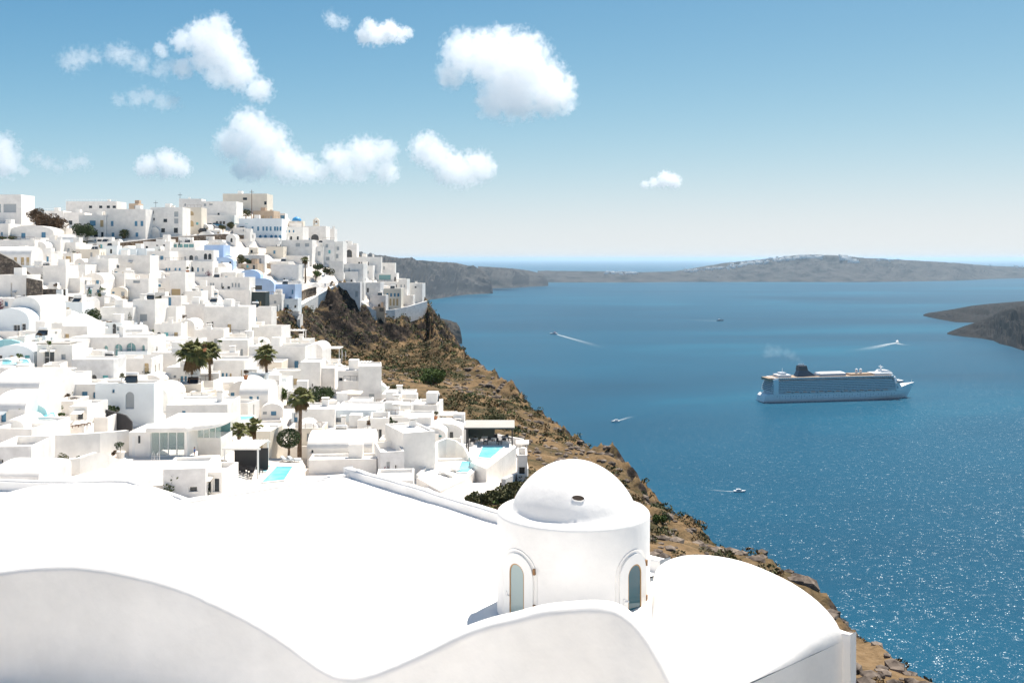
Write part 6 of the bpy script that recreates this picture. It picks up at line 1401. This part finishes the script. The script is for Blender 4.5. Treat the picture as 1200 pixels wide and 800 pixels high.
# ------------------------------------------------------------------ small boats and their wakes
def foam_material():
    m = bpy.data.materials.new('sea_foam'); m.use_nodes = True; n = m.node_tree.nodes; l = m.node_tree.links
    b = n['Principled BSDF']; b.inputs['Base Color'].default_value = (0.75, 0.80, 0.82, 1); b.inputs['Roughness'].default_value = 0.9
    tc = n.new('ShaderNodeUVMap'); tc.uv_map = 'UVMap'; sx = n.new('ShaderNodeSeparateXYZ'); l.new(tc.outputs[0], sx.inputs[0])
    g = n.new('ShaderNodeNewGeometry'); t = n.new('ShaderNodeTexNoise'); t.inputs['Scale'].default_value = 0.16; t.inputs['Detail'].default_value = 5; l.new(g.outputs['Position'], t.inputs['Vector'])
    # foam thins with age along the wake and toward its edges
    def mt(op, a, b_):
        k = n.new('ShaderNodeMath'); k.operation = op
        for i, q in enumerate((a, b_)):
            if isinstance(q, (int, float)): k.inputs[i].default_value = q
            else: l.new(q, k.inputs[i])
        return k.outputs[0]
    age = mt('POWER', mt('SUBTRACT', 1.0, sx.outputs[0]), 2.2)
    edge = mt('SUBTRACT', 1.0, mt('POWER', mt('ABSOLUTE', mt('SUBTRACT', mt('MULTIPLY', sx.outputs[1], 2.0), 1.0), 0.0), 2.0))
    a = mt('MULTIPLY', mt('MULTIPLY', age, edge), mt('ADD', mt('MULTIPLY', t.outputs[0], 1.4), -0.1))
    a2 = n.new('ShaderNodeClamp'); l.new(a, a2.inputs[0]); l.new(a2.outputs[0], b.inputs['Alpha'])
    return m
foam = foam_material()
def wake(pts, w0, w1, lab):
    P_ = [Vector((p.x, p.y, 0)) for p in (at(px, py, CAMZ*F/(py-HZ)) for px, py in pts)]
    L = []; n = 24; seg = [0]
    for a, b in zip(P_[:-1], P_[1:]): seg.append(seg[-1]+(b-a).length)
    for i in range(n+1):
        s_ = seg[-1]*i/n; L.append(Vector([np.interp(s_, seg, [p[k] for p in P_]) for k in range(3)]))
    vs, fs, uvs = [], [], []
    for i, p in enumerate(L):
        d = (L[min(i+1, n)]-L[max(i-1, 0)]).normalized(); sd_ = Vector((d.y, -d.x, 0)); wd = w0+(w1-w0)*i/n
        for k in range(5): vs.append(tuple(p+sd_*wd*(k/2-1)+Vector((0, 0, .25+.3*math.sin(math.pi*k/4))))); uvs.append((i/n, k/4))
    for i in range(n):
        for k in range(4): fs.append((i*5+k, (i+1)*5+k, (i+1)*5+k+1, i*5+k+1))
    mb = MB(); mb.add(vs, fs); me = mb.mesh('wake', foam, True); ul = me.uv_layers.new(name='UVMap')
    for lp in me.loops: ul.data[lp.index].uv = uvs[lp.vertex_index]
    o = bpy.data.objects.new('wake', me); COL.objects.link(o); tag(o, lab, 'wake', 'boat wakes', kind='stuff')
boat_hull = mat('boat_white_hull', (0.78, 0.78, 0.78), 0.4, 0.4); boat_dark = mat('boat_dark_hull', (0.06, 0.07, 0.09), 0.4); boat_red = mat('boat_red', (0.4, 0.07, 0.05), 0.5)
def boat(px, py, L, ang, lab, hull=boat_hull, big=False):
    Y = CAMZ*F/(py-HZ); p = at(px, py, Y); b = empty('motor_boat', (p.x, p.y, 0), ang); tag(b, lab, 'boat', 'small boats on the bay')
    W = L*.15; H = L*.10
    mb = MB(); S_ = [(-.5, .9, 1), (-.2, 1, 1), (.15, .95, 1.1), (.35, .6, 1.25), (.5, .04, 1.45)]
    for x, wd, h in S_:
        for sg in (1, -1):
            mb.v += [(x*L-.06*L*(x > .3), sg*W*wd*.6, -.4), (x*L, sg*W*wd, H*h)]
    for i in range(len(S_)-1):
        a, c_ = i*4, (i+1)*4; mb.f += [[a+1, c_+1, c_, a], [a+2, c_+2, c_+3, a+3], [a+1, a+3, c_+3, c_+1]]
    mb.f.append([0, 2, 3, 1]); mb.m = [0]*len(mb.f); mb.build('hull', hull, b)
    mb = MB(); h0 = H*1.02; h1 = H+L*.11
    mb.add([(-.28*L,-W*.7,h0),(.22*L,-W*.6,h0),(.22*L,W*.6,h0),(-.28*L,W*.7,h0),(-.26*L,-W*.6,h1),(.08*L,-W*.5,h1),(.08*L,W*.5,h1),(-.26*L,W*.6,h1)], [(0,1,5,4),(1,2,6,5),(2,3,7,6),(3,0,4,7),(4,5,6,7)])
    mb.build('cabin', boat_hull, b)
    MB().box(-.24*L, .10*L, -W*.69, W*.69, h0+L*.03, h0+L*.06).build('cabin_window', ship_glass, b)
    MB().box(-.3*L, .02*L, -W*.62, W*.62, h1, h1+.02*L).build('roof', boat_red if big else boat_hull, b)
    MB().bar((-.08*L, 0, h1), (-.1*L, 0, h1+.12*L), .015*L, 5).build('mast', boat_hull, b)
    return b
boat(649, 391.5, 30, math.radians(155), 'double deck excursion boat with a curved wake off the headland', big=True)
wake([(653,392),(662,394.5),(676,398.5),(695,404),(712,410)], 3, 26, 'curving white wake behind the excursion boat')
boat(844, 375.8, 30, math.radians(2), 'small dark hulled boat crossing toward the far hills', boat_dark)
wake([(840,376),(828,375.6),(812,374.8),(790,374.5)], 3, 14, 'straight thin wake behind the dark hulled boat')
boat(1051.5, 401.5, 30, math.radians(250), 'white ferry seen end on, throwing up spray beyond the cruise ship', big=False)
wake([(1052,401.5),(1040,403.5),(1020,408),(990,413)], 7, 34, 'pale spreading wake behind the white ferry')
wake([(1051,402),(1058,404),(1068,404.5),(1078,405)], 6, 20, 'short bow wave beside the white ferry')
boat(721, 494, 15, math.radians(203), 'white speedboat angled toward the cliffs with a short wake')
wake([(724,493),(731,491),(737,489),(748,487)], 1.5, 7, 'short white wake behind the speedboat')
boat(867, 576, 13.5, math.radians(-3), 'white cabin cruiser alone on the glittering water')
wake([(861,576),(850,575.5),(838,574.5),(822,573.5)], 0.8, 5, 'faint straight wake behind the cabin cruiser')
# ------------------------------------------------------------------ the air over the bay
def haze():
    m = bpy.data.materials.new('sea_haze'); m.use_nodes = True; n = m.node_tree.nodes; n.clear()
    v = n.new('ShaderNodeVolumePrincipled'); v.inputs['Color'].default_value = (0.62, 0.82, 1.0, 1); v.inputs['Density'].default_value = 2.1e-5
    v.inputs['Anisotropy'].default_value = 0.3
    o = n.new('ShaderNodeOutputMaterial'); m.node_tree.links.new(v.outputs[0], o.inputs['Volume'])
    q = MB().box(-160000, 160000, -160000, 160000, -20, 335).build('haze', m); tag(q, 'thin pale blue haze over the bay', 'haze', kind='stuff')
haze()
